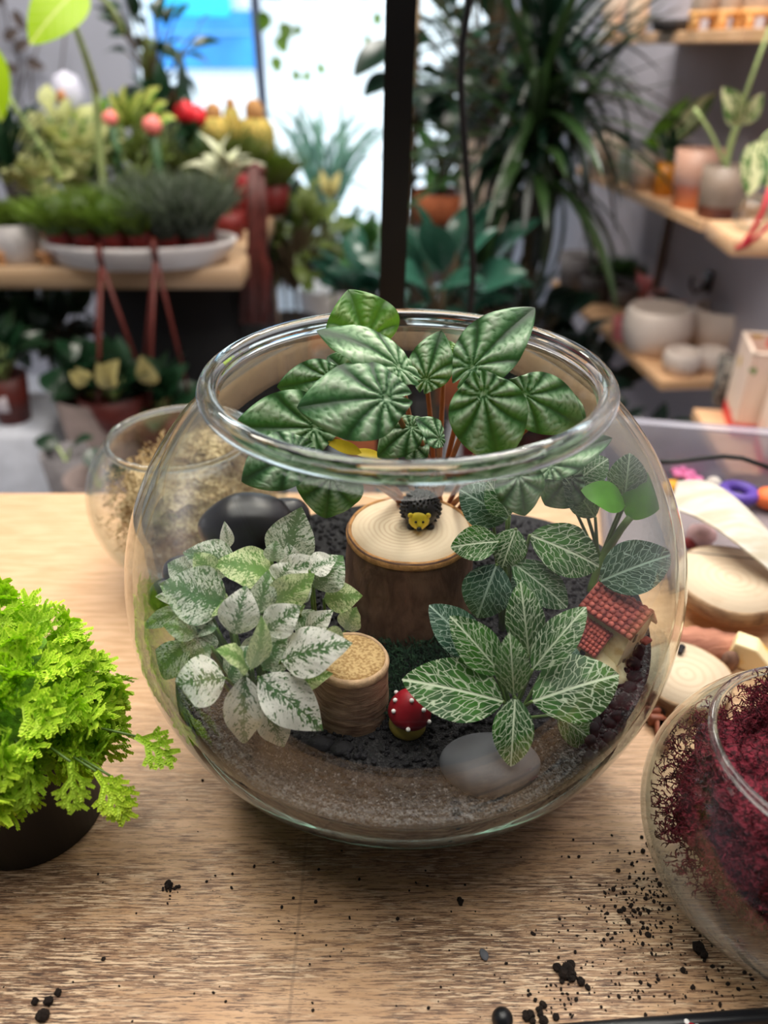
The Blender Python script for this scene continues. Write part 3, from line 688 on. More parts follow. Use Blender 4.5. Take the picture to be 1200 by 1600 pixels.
HL = [('w', 352, 1060, -.092, 266, 1072, -.098, 40, 12), ('w', 382, 1056, -.094, 381, 1168, -.106, 29, 0), ('w', 404, 1058, -.094, 508, 1142, -.106, 36, 0), ('w', 414, 1092, -.090, 444, 1172, -.098, 24, 10),
 ('w', 440, 1032, -.088, 546, 1003, -.092, 37, -5), ('g', 462, 1066, -.080, 518, 1052, -.082, 15, 0), ('g', 388, 1045, -.090, 342, 1012, -.098, 20, 40), ('g', 394, 1045, -.092, 412, 965, -.086, 17, 35),
 ('w', 366, 992, -.080, 384, 916, -.070, 30, 0), ('w', 416, 988, -.080, 468, 946, -.076, 26, 0), ('m', 412, 1046, -.086, 444, 992, -.080, 26, -10), ('m', 352, 945, -.062, 250, 912, -.066, 38, 0),
 ('m', 370, 884, -.045, 286, 862, -.048, 26, 0), ('g', 432, 902, -.052, 334, 876, -.052, 30, 20), ('m', 442, 886, -.036, 470, 794, -.026, 32, 0), ('w', 432, 902, -.050, 502, 873, -.044, 21, 0),
 ('m', 490, 918, -.050, 536, 868, -.042, 27, 0), ('g', 416, 948, -.066, 492, 898, -.058, 24, 20), ('g', 506, 936, -.045, 566, 930, -.045, 20, 0), ('w', 480, 988, -.066, 519, 954, -.064, 17, 0),
 ('m', 308, 990, -.074, 256, 976, -.078, 15, 0), ('m', 310, 982, -.072, 314, 1034, -.078, 23, 0), ('m', 296, 1005, -.076, 230, 1064, -.082, 22, 0), ('m', 302, 948, -.062, 216, 982, -.062, 12, 0),
 ('w', 292, 936, -.058, 242, 931, -.060, 11, 0), ('w', 357, 856, -.034, 351, 816, -.032, 10, 0), ('g', 352, 935, -.060, 288, 972, -.068, 18, 30), ('m', 400, 960, -.070, 420, 892, -.060, 18, 20),
 ('m', 356, 1062, -.084, 392, 1010, -.080, 24, -20), ('m', 300, 900, -.05, 262, 880, -.05, 20, 0), ('w', 462, 905, -.04, 450, 850, -.036, 20, 0), ('m', 460, 960, -.06, 500, 990, -.062, 18, 0), ('g', 540, 985, -.03, 556, 950, -.03, 16, 0), ('m', 330, 1010, -.078, 290, 1035, -.08, 20, 10)]
HL = [s_[:7] + (s_[7]*(1.1 if s_[0] == 'w' else 1.25),) + s_[8:] for s_ in HL]
for i in range(16):
    px, py = rnd.uniform(262, 505), rnd.uniform(860, 1010); Yq = -.045 - (py-860)*.00022; a = math.atan2(py-960, px-390) + rnd.gauss(0, .5); l = rnd.uniform(34, 58)
    HL.append((rnd.choice('mmgw'), px, py, Yq, px+l*math.cos(a), py+l*math.sin(a)*.8, Yq+.004, rnd.uniform(15, 24), rnd.uniform(-25, 25)))
hcs = [Vector((-.078, -.066, .078)), Vector((-.066, -.030, .082)), Vector((-.045, -.045, .08))]
HM = {'w': HYW, 'm': HYM, 'g': HYG}
for i, s_ in enumerate(HL):
    o, B = hero_leaf(hyp, s_[1:], HM[s_[0]], prof_point, nv=22, nu=14, arch=.09, cup=.10 if i % 2 else -.05, wave=.18, seed=i+30, tipdroop=.10)
    c_ = min(hcs, key=lambda q: (q-B).length); stem_to(hyp, c_ + Vector((rnd.uniform(-.005, .005), rnd.uniform(-.005, .005), 0)), B, .0009, HST, .004)

# fittonia
def mat_fit(name, dark, light, vein, vw=.040):
    g = G(name); uvn = g.n('UVMap'); sx = g.n('SeparateXYZ'); g.t.links.new(uvn.outputs[0], sx.inputs[0]); oi = g.n('ObjectInfo'); v = g.obj()
    xs = g.ma('MULTIPLY_ADD', sx.outputs[0], 2.0, -1.0); a = g.ma('ABSOLUTE', xs); off = g.ma('MULTIPLY', oi.outputs['Random'], 7.0)
    wob = g.ma('MULTIPLY_ADD', g.noise(uvn.outputs[0], 7, 2), .10, -.05)
    s_ = g.ma('ADD', g.ma('SUBTRACT', sx.outputs[1], g.ma('MULTIPLY', g.ma('POWER', a, .85), .36)), wob)
    ss = g.ma('MULTIPLY', s_, 8.5); ss = g.ma('ADD', ss, g.ma('MULTIPLY', g.ma('GREATER_THAN', xs, 0), .45))
    fr = g.ma('ABSOLUTE', g.ma('SUBTRACT', g.ma('FRACT', ss), .5))           # .5 on a side vein
    dv = g.ma('SUBTRACT', .5, fr); line = g.step(dv, vw*1.9, vw*.5)
    cb = g.n('CombineXYZ'); g.set(cb.inputs[0], g.ma('ADD', g.ma('MULTIPLY', xs, 4.2), off)); g.set(cb.inputs[1], g.ma('MULTIPLY', ss, 1.05)); g.set(cb.inputs[2], off)
    vo = g.n('TexVoronoi', {'feature': 'DISTANCE_TO_EDGE'}, Scale=1.0, Randomness=.85); g.t.links.new(cb.outputs[0], vo.inputs['Vector'])
    net = g.ma('MULTIPLY', g.step(vo.outputs['Distance'], vw*1.5, vw*.35), .82)
    midr = g.step(a, .060, .022)
    k = g.ma('MAXIMUM', g.ma('MAXIMUM', line, net), midr)
    gcol = g.mix(g.step(g.noise(v, 70, 3), .35, .65), S(*dark), S(*light))
    col = g.mix(k, gcol, S(*vein))
    return g.principled(col, .42, g.bump(g.ma('SUBTRACT', 1.0, k), .5, .0012), spec=.4, transl=(.12, S(120, 170, 70)))
FTB = mat_fit('fresh_veined_leaf', (32, 78, 28), (62, 118, 42), (218, 232, 200))
FTM = mat_fit('mid_veined_leaf', (36, 84, 44), (66, 116, 62), (206, 224, 196), .038)
FTD = mat_fit('blue_green_veined_leaf', (38, 74, 60), (62, 98, 78), (168, 194, 176), .034)
FTP = M('plain_bright_leaf', (92, 166, 30), .4, .2, 60, transl=.25)
FM = {'b': FTB, 'm': FTM, 'd': FTD, 'p': FTP}
def fittonia(label, base, crowns, leaves, seed):
    t = thing('nerve_plant', label, 'plant', base)
    for i, s_ in enumerate(leaves):
        o, B = hero_leaf(t, s_[1:], FM[s_[0]], prof_ellip, nv=26, nu=14, arch=.07, cup=-.12 if i % 2 else .06, wave=.08, seed=seed+i, tipdroop=.08)
        c_ = min(crowns, key=lambda q: (Vector(q)-B).length); stem_to(t, Vector(c_) + Vector((rnd.uniform(-.003, .003), rnd.uniform(-.003, .003), 0)), B, .0010, HST, .002)
    return t
cA = P(806, 1090, -.075)
fittonia('nerve plant with an open white veined rosette at the front right of the bowl', (cA.x, cA.y, .078), [(cA.x, cA.y+.005, .080)],
 [('b', 786, 1096, -.088, 630, 1060, -.084, 49, 0), ('b', 832, 1096, -.088, 969, 1052, -.080, 53, 0), ('b', 805, 1090, -.092, 798, 1199, -.112, 32, 0), ('b', 803, 1086, -.090, 797, 994, -.084, 28, 0),
  ('b', 782, 1052, -.080, 706, 964, -.070, 33, 0), ('b', 826, 1022, -.074, 814, 912, -.062, 31, 0), ('b', 832, 1046, -.080, 915, 948, -.068, 30, 0), ('b', 872, 1118, -.078, 936, 1164, -.086, 27, 0),
  ('d', 748, 1022, -.062, 673, 946, -.052, 34, 0), ('d', 866, 1022, -.064, 912, 1040, -.066, 24, 0), ('d', 770, 1040, -.066, 700, 1010, -.06, 26, 0)], 60)
cB = P(800, 870, -.01)
fittonia('nerve plant with white veined leaves just right of the tree stump', (cB.x, cB.y, .088), [(cB.x, cB.y, .09)],
 [('b', 780, 846, -.030, 704, 854, -.030, 28, 0), ('b', 806, 826, -.028, 784, 888, -.036, 28, 0), ('b', 828, 836, -.030, 942, 886, -.030, 41, 0), ('d', 776, 882, -.034, 744, 968, -.044, 40, 0),
  ('m', 800, 878, -.034, 890, 950, -.044, 31, 0), ('d', 792, 812, -.012, 720, 764, -.006, 38, 0), ('m', 796, 806, -.016, 764, 752, -.012, 26, 0), ('d', 770, 800, .004, 728, 800, .004, 30, 0), ('d', 830, 900, -.02, 800, 960, -.03, 34, 0)], 90)
cC = P(925, 900, .0)
fittonia('tall nerve plant with one plain bright leaf near the right glass of the bowl', (cC.x, cC.y, .1), [(cC.x, cC.y, .10), (cC.x+.004, cC.y, .125)],
 [('d', 938, 908, -.026, 1051, 864, -.030, 43, 0), ('m', 976, 778, .004, 984, 710, .008, 30, 0), ('p', 976, 790, .0, 912, 764, -.004, 26, 20), ('p', 984, 812, .000, 1028, 738, .002, 30, 10),
  ('m', 930, 808, .004, 884, 746, .006, 25, 0), ('m', 900, 752, .012, 950, 716, .014, 26, 0), ('d', 900, 800, .01, 930, 740, .02, 30, 0)], 120)
m = MB(); m.tube([inside(q, .95) for q in bez(P(922, 925, -.01), P(940, 860, .0), P(985, 808, .0), 10)], .0022, 8)
nerve3 = bpy.data.objects['nerve_plant.002']; m.build('stem', HST, nerve3)
# ------------------------------------------------------------------ the other two bowls and their moss
glass_bowl('glass_bowl', 'round glass bowl full of burgundy moss at the right edge of the table', (.1911, -.1191), .0758, .0688, .064, .1114, .0549, .0020, .0025)
glass_bowl('glass_bowl', 'round glass bowl filled with beige moss behind the large bowl', (-.169, .1795), .0794, .0743, .0691, .1211, .0572, .0022, .0025)
def moss_clump(name, label, c, rad, n, th, mat, seed, zmin, core=True, Rlim=None):
    r_ = random.Random(seed); m = MB(); c = Vector(c)
    def clampv(p):
        if Rlim:
            bc, R, az, zc = Rlim
            q = Vector(((p.x-bc[0])/R, (p.y-bc[1])/R, (p.z-zc)/az)); l = q.length
            if l > 1 and p.z < zc+az*.62: q /= l; p = Vector((bc[0]+q.x*R, bc[1]+q.y*R, zc+q.z*az))
        return Vector((p.x, p.y, max(p.z, zmin)))
    def branch(p, d, L, rr, lev):
        pts = [p]; st = 3
        for _ in range(st):
            d = (d + Vector((r_.gauss(0, .38), r_.gauss(0, .38), r_.gauss(0, .38)))).normalized(); p = clampv(p + d*L/st); pts.append(p)
        m.tube(pts, [rr, rr*.9, rr*.8, rr*.5], 3, caps=False)
        if lev > 0:
            for _ in range(r_.choice((2, 3))):
                d2 = (d + Vector((r_.gauss(0, .7), r_.gauss(0, .7), r_.gauss(0, .7)))).normalized(); branch(pts[r_.choice((2, 3))], d2, L*.62, rr*.8, lev-1)
    for i in range(n):
        d = Vector((r_.gauss(0, 1), r_.gauss(0, 1), r_.gauss(0, 1))).normalized(); k = r_.uniform(.64, .98)
        lump = 1 + .18*noise.noise(d*2.1 + Vector((seed, 0, 0)))
        p = clampv(c + Vector((d.x*rad[0], d.y*rad[1], d.z*rad[2]))*k*lump)
        branch(p, (d*.7 + Vector((r_.gauss(0, .6), r_.gauss(0, .6), r_.gauss(0, .6)))).normalized(), th*11, th, 2)
    if core:
        mm_ = MB(); mm_.ball((0, 0, 0), (rad[0]*.76, rad[1]*.76, rad[2]*.76), 4, lambda q, v: q*(1+.18*noise.noise(v*2.3 + Vector((seed, 0, 0))) + .10*noise.noise(v*7)+ .10*noise.noise(v*18)))
        m.add([clampv(c + Vector(v)) for v in mm_.v], mm_.f)
    o = m.build(name, mat, None, smooth=False); return tag(o, label, 'moss', kind='stuff')
BURG = two_tone('burgundy_moss', (128, 36, 54), (58, 10, 22), .40, .62, 420, .85, 1.0)
BEIGE = two_tone('beige_moss', (222, 200, 156), (160, 134, 92), .4, .62, 380, .9, 1.0)
lim = ((.1911, -.1191), .071, .064, .064)
moss_clump('reindeer_moss', 'burgundy reindeer moss packed in the small right-hand bowl', (.188, -.116, .066), (0.069, .066, .052), 3800, .00040, BURG, 3, .020, True, lim)
moss_clump('reindeer_moss', 'tuft of burgundy reindeer moss rising to the mouth of the right-hand bowl', (.200, -.092, .104), (.036, .030, .018), 1100, .0004, BURG, 5, .020, False, None)
lim = ((-.169, .1795), .0745, .070, .0691)
moss_clump('reindeer_moss', 'beige moss heaped inside the bowl behind the terrarium', (-.166, .178, .064), (.072, .072, .052), 1900, .00042, BEIGE, 9, .012, True, lim)
moss_clump('reindeer_moss', 'loose tuft of beige moss at the mouth of the bowl behind the terrarium', (-.150, .185, .108), (.036, .03, .014), 420, .00042, BEIGE, 10, .012, True, None)

# ------------------------------------------------------------------ lime spikemoss in a black pot
LIME = None
g = G('lime_fern_leaf'); v = g.obj(); oi = g.n('ObjectInfo'); nf = g.noise(v, 160, 3); ob = g.n('Attribute', {'attribute_name': 'pat'})
col = g.mix(ob.outputs['Fac'], S(126, 186, 26), S(222, 250, 84)); hs = g.n('HueSaturation'); g.set(hs.inputs['Color'], col); g.set(hs.inputs['Value'], g.ma('MULTIPLY_ADD', oi.outputs['Random'], .35, .85)); g.set(hs.inputs['Hue'], g.ma('MULTIPLY_ADD', oi.outputs['Random'], -.02, .505))
LIME = g.principled(hs.outputs[0], .5, spec=.3, transl=(.22, S(160, 220, 30)))
def frond_mesh(seed):
    r_ = random.Random(seed); m = MB(); pat = []
    def axis(p, ang, L, sc, lev):
        d = Vector((math.sin(ang), math.cos(ang), 0)); n = max(4, int(L/.0011)); pts = []
        for i in range(n):
            k = i/n; q = p + d*L*k + Vector((0, 0, .18*L*math.sin(k*2.2) - .0)); pts.append(q)
            for s in (-1, 1):
                l = sc*(1.0 - .35*abs(k-.4)); a2 = ang + s*(.95 - .55*k); e = Vector((math.sin(a2), math.cos(a2), .30 + .25*r_.random())).normalized(); sd = e.cross(Vector((0, 0, 1))).normalized()*l*.42
                m.add([q, q + e*l*.5 + sd, q + e*l, q + e*l*.5 - sd], [(0, 1, 2, 3)]); base = .25 + .5*k + .15*r_.random(); pat.extend([base*.5, base, min(1, base+.35), base])
            e = (d*.8 + Vector((r_.gauss(0, .2), r_.gauss(0, .2), .75))).normalized(); sd = Vector((d.y, -d.x, 0))*sc*.30
            m.add([q, q + e*sc*.4 + sd, q + e*sc*.75, q + e*sc*.4 - sd], [(0, 1, 2, 3)]); pat.extend([.3, .5+.4*k, .6+.4*k, .5+.4*k])
        return pts, d
    pts, d = axis(Vector((0, 0, 0)), 0, .023, .0026, 0)
    for i in range(6):
        k = .18 + .13*i; q = pts[min(len(pts)-1, int(k*len(pts)))]; s = 1 if i % 2 else -1
        p2, _ = axis(q, s*(.85 - .25*k), .0135*(1.1 - k*.75), .0024, 1)
        if i < 4:
            for s2 in (-1, 1): axis(p2[len(p2)//2], s*(.85-.25*k) + s2*.7, .0050, .0021, 2)
    m.attr.append(('pat', pat)); o = m.build('frond', LIME, smooth=False); me = o.data; bpy.data.objects.remove(o); return me
FR = [frond_mesh(i) for i in range(7)]
LC = Vector((-.218, -.066, .088))
fern = thing('potted_spikemoss', 'lime green feathery spikemoss overflowing a black pot at the left of the table', 'plant', (LC.x, LC.y, 0))
BP = M('black_plastic', (22, 21, 22), .5, .2, 40, .05)
m = MB(); m.lathe([(.034, .0), (.0385, .001), (.044, .066), (.046, .067), (.046, .071), (.0435, .071), (.042, .055), (.036, .052)], (LC.x+.004, LC.y, 0), 56); m.build('pot', BP, fern)
SOIL = two_tone('dark_soil', (40, 30, 24), (66, 50, 38), .4, .6, 300, .95, .6)
m = MB(); m.lathe([(.0, .060), (.042, .058)], (LC.x+.004, LC.y, 0), 32); m.build('soil', SOIL, fern)
mm = MB(); mm.ball(LC + Vector((0, 0, -.008)), (.055, .052, .030), 3, lambda q, v: q*(1+.2*noise.noise(v*3))); mm.build('inner_growth', M('deep_lime', (104, 156, 24), .8, .3, 200, .6), fern)
cnt = 0
for i in range(1500):
    if cnt >= 292: break
    zz = rnd.uniform(-.55, 1); a = rnd.uniform(0, 6.283); rr_ = math.sqrt(1-zz*zz); d = Vector((rr_*math.cos(a), rr_*math.sin(a), zz))
    if (d.y > .35 and zz < .55) or (d.y > .6 and rnd.random() < .5): continue
    lump = 1 + .14*noise.noise(d*2.5)
    p = LC + Vector((d.x*.064, d.y*.060, d.z*.046))*lump*rnd.uniform(.84, 1.0)
    if p.x < -.31 or math.hypot(p.x, p.y) < .160: continue
    flat = Vector((math.cos(a), math.sin(a), 0))
    gdir = (d*.55 + flat*rnd.uniform(-.35, .75) + Vector((rnd.gauss(0, .35), rnd.gauss(0, .35) - .15, rnd.gauss(.05, .25)))).normalized()
    up = (d + Vector((0, -.45, .45)) + Vector((rnd.gauss(0, .25), rnd.gauss(0, .25), 0))).normalized()
    place(FR[cnt % 7], 'frond', fern, frame(p - gdir*.010, gdir, up, rnd.uniform(.80, 1.2))); cnt += 1
for (px, py, Y, dx, dz) in ((150, 1205, -.11, .5, -.8), (212, 1150, -.095, .8, -.4), (172, 1212, -.11, .3, -.9), (110, 1190, -.115, .1, -1), (50, 1190, -.115, -.2, -1)):
    p = P(px, py, Y); place(FR[cnt % 7], 'frond', fern, frame(p, (dx, -.25, dz), (0, -.6, .8), 1.0)); cnt += 1
    m = MB(); m.tube(bez(p, p*.6+LC*.4, LC*.6+p*.4, 5), .0006, 5); m.build('runner', HST, fern)

# ------------------------------------------------------------------ things on the table at the right
SL = ring_wood('pale_sawn_wood', (220, 200, 172), (188, 158, 124), (136, 104, 76), 160, 0, 0, .25)
SB = bark_mat('slice_bark', (176, 146, 112), (132, 104, 78), (104, 80, 60))
def slice_(name, label, px, py, z, r, th, squash, rot, tilt=0):
    p = PZ(px, py, z); t = thing(name, label, 'wood slice', (p.x, p.y, z-th))
    def wob(q, a): k = 1 + .03*math.sin(2*a+rot) + .02*math.sin(5*a); return Matrix.Rotation(rot, 3, 'Z') @ Vector((q.x*k, q.y*k*squash, q.z + tilt*q.x))
    m = MB(); m.lathe([(r*.96, 0), (r*1.01, .002), (r*1.01, th-.002), (r*.985, th+.0003), (r*.955, th-.0004)], (0, 0, 0), 64, fn=wob, cap=False); m.build('bark_edge', SB, t, local=True)
    m = MB(); m.lathe([(.0002, th-.0002), (r*.97, th-.0002), (r*.97, .0005), (.0002, .0005)], (0, 0, 0), 64, fn=wob); m.build('sawn_wood', SL, t, local=True); return t
slice_('wood_slice', 'large pale wood slice in front of the plastic box', 1146, 902, .030, .045, .014, .96, .3)
slice_('wood_slice', 'lower pale wood slice with dark crumbs on top beside the large bowl', 1072, 1052, .016, .0315, .0155, 1.0, 1.0)
s2 = PZ(1064, 1012, .0175)
for i, (dx, dy, r) in enumerate(((0, 0, .0032), (-.002, -.004, .0028))):
    stone('soil_crumb', 'dark crumb on the lower wood slice, %s of two' % ('upper' if i == 0 else 'lower'), (s2.x+dx, s2.y+dy, .018), (r, r*.8, r*.7), LAVA, i, 20+i)['category'] = 'soil'
# pinkish bark strip
BK2 = bark_mat('pink_brown_bark', (206, 146, 120), (160, 104, 84), (186, 128, 104), (40, 500, 40))
a, b = PZ(1050, 985, .016), PZ(1188, 1008, .016); dirv = (b-a); Ld = dirv.length; dirv.normalize(); sd = Vector((-dirv.y, dirv.x, 0))
m = MB(); vs = []; fs = []; nu_ = 9
for j in range(17):
    k = j/16
    for i in range(nu_):
        t = PI*(.06 + .88*i/(nu_-1)); rr_ = .0135*(1 + .06*math.sin(j*1.7))
        vs.append(a + dirv*(Ld*k) + sd*(-math.cos(t)*rr_ + .006*math.sin(k*PI)) + Vector((0, 0, math.sin(t)*rr_*.9 - .013)))
n0 = len(vs)
for p in list(vs): vs.append(p - Vector((0, 0, .0022)))
for j in range(16):
    for i in range(nu_-1):
        q = (j*nu_+i, j*nu_+i+1, (j+1)*nu_+i+1, (j+1)*nu_+i); fs.append(q); fs.append(tuple(n0+x for x in reversed(q)))
for j in range(16):
    for i in (0, nu_-1): fs.append((j*nu_+i, (j+1)*nu_+i, n0+(j+1)*nu_+i, n0+j*nu_+i))
for i in range(nu_-1):
    for j in (0, 16): fs.append((j*nu_+i, j*nu_+i+1, n0+j*nu_+i+1, n0+j*nu_+i))
m.add(vs, fs); tag(m.build('bark_strip', BK2), 'curved pinkish brown bark strip between the two wood slices', 'bark')
# yellow wedge
p = PZ(1163, 1038, .0); m = MB(); R = Matrix.Rotation(-.5, 3, 'Z')
for (hs_, zz) in ((1, 0),): 
    prof = [(-.014, .001), (.012, .0), (.016, .010), (.004, .021), (-.010, .022)]
    vs = [p + R @ Vector((x, y, z)) for y in (-.008, .008) for (x, z) in prof]; m.add(vs, [(4, 3, 2, 1, 0), (5, 6, 7, 8, 9)] + [(i, (i+1) % 5, 5+(i+1) % 5, 5+i) for i in range(5)])
o = m.build('wax_wedge', two_tone('yellow_wax', (238, 190, 72), (244, 226, 180), .45, .6, 35, .5, .1), smooth=False); bv = o.modifiers.new('bevel', 'BEVEL'); bv.width = .0015; bv.segments = 2
tag(o, 'small yellow wedge lying by the pinkish bark strip', 'wedge')
p = PZ(1136, 1046, 0); stone('bark_crumb', 'dark brown crumb leaning on the yellow wedge', (p.x, p.y, .008), (.006, .005, .009), BARKD, 0, 31)['category'] = 'bark'
# copper clip
p = PZ(1022, 1120, .004); cl = thing('wooden_clip', 'small reddish wooden clip lying between the glass bowls', 'clip', (p.x, p.y, 0)); RW = M('red_brown_wood', (150, 86, 62), .5, .2, 90, .1)
for i, (dy, ang) in enumerate(((-.0035, -.05), (.0035, .05))):
    m = MB(); m.box((p.x, p.y+dy, .005), (.009, .005, .030) if False else (.010, .005, .008), Matrix.Rotation(ang, 3, 'Z'), .0012); m.box((p.x+.001, p.y-.014+dy*.3, .0045), (.008, .024, .006), Matrix.Rotation(-.25+ang, 3, 'Z'), .0012); m.build('jaw', RW, cl)
m = MB(); m.tube([Vector((p.x + .007*math.cos(t), p.y + .004*math.sin(t*1.3), .005 + .004*math.sin(t))) for t in [i*.5 for i in range(14)]], .0007, 6); m.build('spring', M('dark_wire', (60, 52, 48), .4, .1, metallic=.8), cl)

# clear plastic box with craft pieces
g = G('clear_plastic'); tr = g.n('BsdfTransparent', None, Color=(.86, .86, .90, 1)); pb = g.n('BsdfPrincipled'); pb.inputs['Base Color'].default_value = S(190, 188, 200); pb.inputs['Roughness'].default_value = .25
mx = g.n('MixShader', None, i0=.42); g.t.links.new(tr.outputs[0], mx.inputs[1]); g.t.links.new(pb.outputs[0], mx.inputs[2]); g.t.links.new(mx.outputs[0], g.o.inputs[0]); PLAST = g.m
bx = thing('plastic_box', 'open clear plastic box of craft pieces at the back right of the table', 'box', (.36, .22, 0))
ang = -.20; R = Matrix.Rotation(ang, 3, 'Z'); bc = Vector((.375, .212, 0)); hx, hy, hh_ = .185, .085, .062
def BX(x, y, z): return bc + R @ Vector((x, y, z))
def wall_(name, c, s_, z): 
    m = MB(); m.box(BX(*c) + Vector((0, 0, z)), s_, R, .001); m.build(name, PLAST, bx)
wall_('floor_panel', (0, 0, 0), (hx*2, hy*2, .002), .001)
wall_('side_wall', (0, hy, 0), (hx*2, .0025, hh_), hh_/2); wall_('side_wall', (0, -hy, 0), (hx*2, .0025, .030), .015); wall_('side_wall', (-hx, 0, 0), (.0025, hy*2, .034), .017); wall_('side_wall', (hx, 0, 0), (.0025, hy*2, hh_), hh_/2)
wall_('rim_flange', (0, hy+.007, 0), (hx*2+.02, .016, .003), hh_); wall_('rim_flange', (hx+.005, 0, 0), (.012, hy*2, .003), hh_)
def bead(name, label, cat, px, py, z, build, mat):
    p = PZ(px, py, z); m = MB(); build(m, p); return tag(m.build(name, mat), label, cat)
PINK = M('pink_felt', (244, 140, 190), .7, .1, 60); ORG = M('orange_resin', (244, 122, 66), .5, .1, 50); YLW = M('yellow_resin', (232, 168, 40), .5, .1, 50); PUR = M('purple_resin', (98, 74, 168), .4, .12, 60); GRN = M('green_felt', (52, 140, 110), .7, .1, 60); WHT = M('white_felt', (240, 232, 220), .8, .05, 60)
def flower(m, p, r=.009):
    for i in range(5): m.ball(p + Vector((r*.75*math.cos(i*1.256), r*.75*math.sin(i*1.256), .003)), (r*.55, r*.55, r*.35), 2)
    m.ball(p + Vector((0, 0, .005)), r*.35, 2)
bead('felt_flower', 'pink felt flower in the plastic box nearest the large bowl', 'flower', 1066, 742, .012, lambda m, p: flower(m, p, .010), PINK)
bead('felt_flower', 'second pink felt flower beside the green leaf in the box', 'flower', 1082, 752, .010, lambda m, p: flower(m, p, .008), PINK)
bead('resin_shell', 'orange yellow resin piece against the rim of the large bowl', 'ornament', 1050, 762, .008, lambda m, p: (m.ball(p, (.010, .009, .008), 3), m.ball(p+Vector((.006, -.006, .003)), .006, 3)), YLW)
bead('felt_leaf', 'small green felt leaf between the pink and orange pieces', 'leaf', 1068, 762, .008, lambda m, p: m.ball(p, (.012, .004, .003), 3, None, Matrix.Rotation(.4, 3, 'Z')), GRN)
bead('felt_ball', 'small white felt ball in the plastic box', 'ball', 1115, 756, .008, lambda m, p: m.ball(p, .0075, 3, lambda q, v: q*(1+.08*noise.noise(v*3))), WHT)
def ring(m, p, R_=.0135, r_=.0058):
    m.lathe([(R_ + r_*math.cos(t), r_*math.sin(t)) for t in [2*PI*i/14 for i in range(14)]], p, 36, closed=True)
bead('ornament_ring', 'purple resin ring standing out in the plastic box', 'ring', 1154, 770, .014, ring, PUR)
bead('resin_ball', 'orange resin ball at the right edge of the plastic box', 'ball', 1203, 778, .014, lambda m, p: (m.ball(p, (.014, .012, .011), 3, lambda q, v: q*(1+.1*noise.noise(v*2))), m.ball(p+Vector((.004, -.010, -.004)), .007, 3)), ORG)
bead('felt_ball', 'pale pink felt ball under the birch bark', 'ball', 1096, 836, .012, lambda m, p: m.ball(p, (.013, .011, .010), 3, lambda q, v: q*(1+.1*noise.noise(v*3))), M('pale_pink_felt', (226, 190, 190), .8, .1, 80))
bead('resin_berry', 'dull red resin berry under the birch bark', 'ornament', 1078, 848, .006, lambda m, p: m.ball(p, .006, 3), M('dull_red_resin', (150, 60, 60), .5, .1, 80))
# curved birch bark sheet arching over the front of the box
BB = two_tone('white_birch_bark', (212, 206, 194), (194, 184, 162), .4, .65, 26, .7, .1, (1, 3, 1))
cps = [(1052, 752, 792, .050, .046), (1090, 745, 806, .056, .052), (1125, 760, 826, .058, .054), (1160, 790, 852, .056, .052), (1200, 832, 884, .050, .044), (1250, 890, 935, .035, .030)]
vs = []
for (x, yb, yf, zb, zf) in cps:
    A_, B_ = PZ(x+6, yb, zb), PZ(x-4, yf, zf)
    for k in range(5): vs.append(A_.lerp(B_, k/4) + Vector((0, 0, .006*math.sin(k/4*PI))))
n0 = len(vs); vs += [p - Vector((0, 0, .0014)) for p in vs]; fs = []
for j in range(5):
    for k in range(4):
        q = (j*5+k, j*5+k+1, (j+1)*5+k+1, (j+1)*5+k); fs.append(q); fs.append(tuple(n0+x for x in reversed(q)))
for j in range(5):
    for k in (0, 4): fs.append((j*5+k, (j+1)*5+k, n0+(j+1)*5+k, n0+j*5+k))
for k in range(4):
    for j in (0, 5): fs.append((j*5+k, j*5+k+1, n0+j*5+k+1, n0+j*5+k))
m = MB(); m.add(vs, fs); o = m.build('bark_sheet', BB); sub = o.modifiers.new('smooth', 'SUBSURF'); sub.levels = 2; sub.render_levels = 2
tag(o, 'white birch bark sheet arching over the plastic box', 'bark')
# black cable along the back of the box
CAB = M('black_cable', (28, 30, 30), .5, .1)
pts = [PZ(1030, 722, .072), PZ(1060, 721, .072), PZ(1100, 716, .074), PZ(1130, 713, .075), PZ(1160, 716, .074), PZ(1200, 730, .070), PZ(1260, 760, .05), PZ(1330, 800, .004)]
m = MB(); m.tube(pts, .0022, 8); tag(m.build('power_cord', CAB), 'thin black cable lying across the plastic box', 'cable')

# ------------------------------------------------------------------ front edge: black bar, knob, toadstool, soil
BM = M('black_metal', (24, 26, 30), .35, .15, 30, .02, spec=.5)
a, b = PZ(830, 1612, .006), PZ(1260, 1578, .006); d = b-a; R = Matrix.Rotation(math.atan2(d.y, d.x), 3, 'Z')
m = MB(); m.box((a+b)/2 - Vector((0, 0, .003)), (d.length, .0058, .006), R, .0012); tag(m.build('metal_bar', BM), 'slim black bar lying along the front of the table', 'bar')
p = PZ(785, 1592, .005); m = MB(); m.ball(p, (.0048, .0048, .005), 3); m.tube([p, PZ(792, 1640, .005)], .003, 10); tag(m.build('tool_handle', BM), 'rounded black tool end at the front of the table left of the bar', 'tool')
p = PZ(1079, 1612, .004); tf = thing('toadstool_figurine', 'red and white toadstool lying half out of view below the black bar', 'figurine', (p.x, p.y, 0))
m = MB(); m.lathe([(.00001, .0065), (.003, .006), (.0052, .004), (.0058, .0015), (.003, .0)], (p.x, p.y, 0), 28); m.build('cap', RED, tf)
for (dx, dy) in ((-.001, .0032), (.0032, .001)):
    m = MB(); m.ball((p.x+dx, p.y+dy, .0052), (.0017, .0017, .0012), 2); m.build('white_dot', WHITE, tf)
CR = M('black_soil', (34, 25, 20), .95, .4, 300, .4)
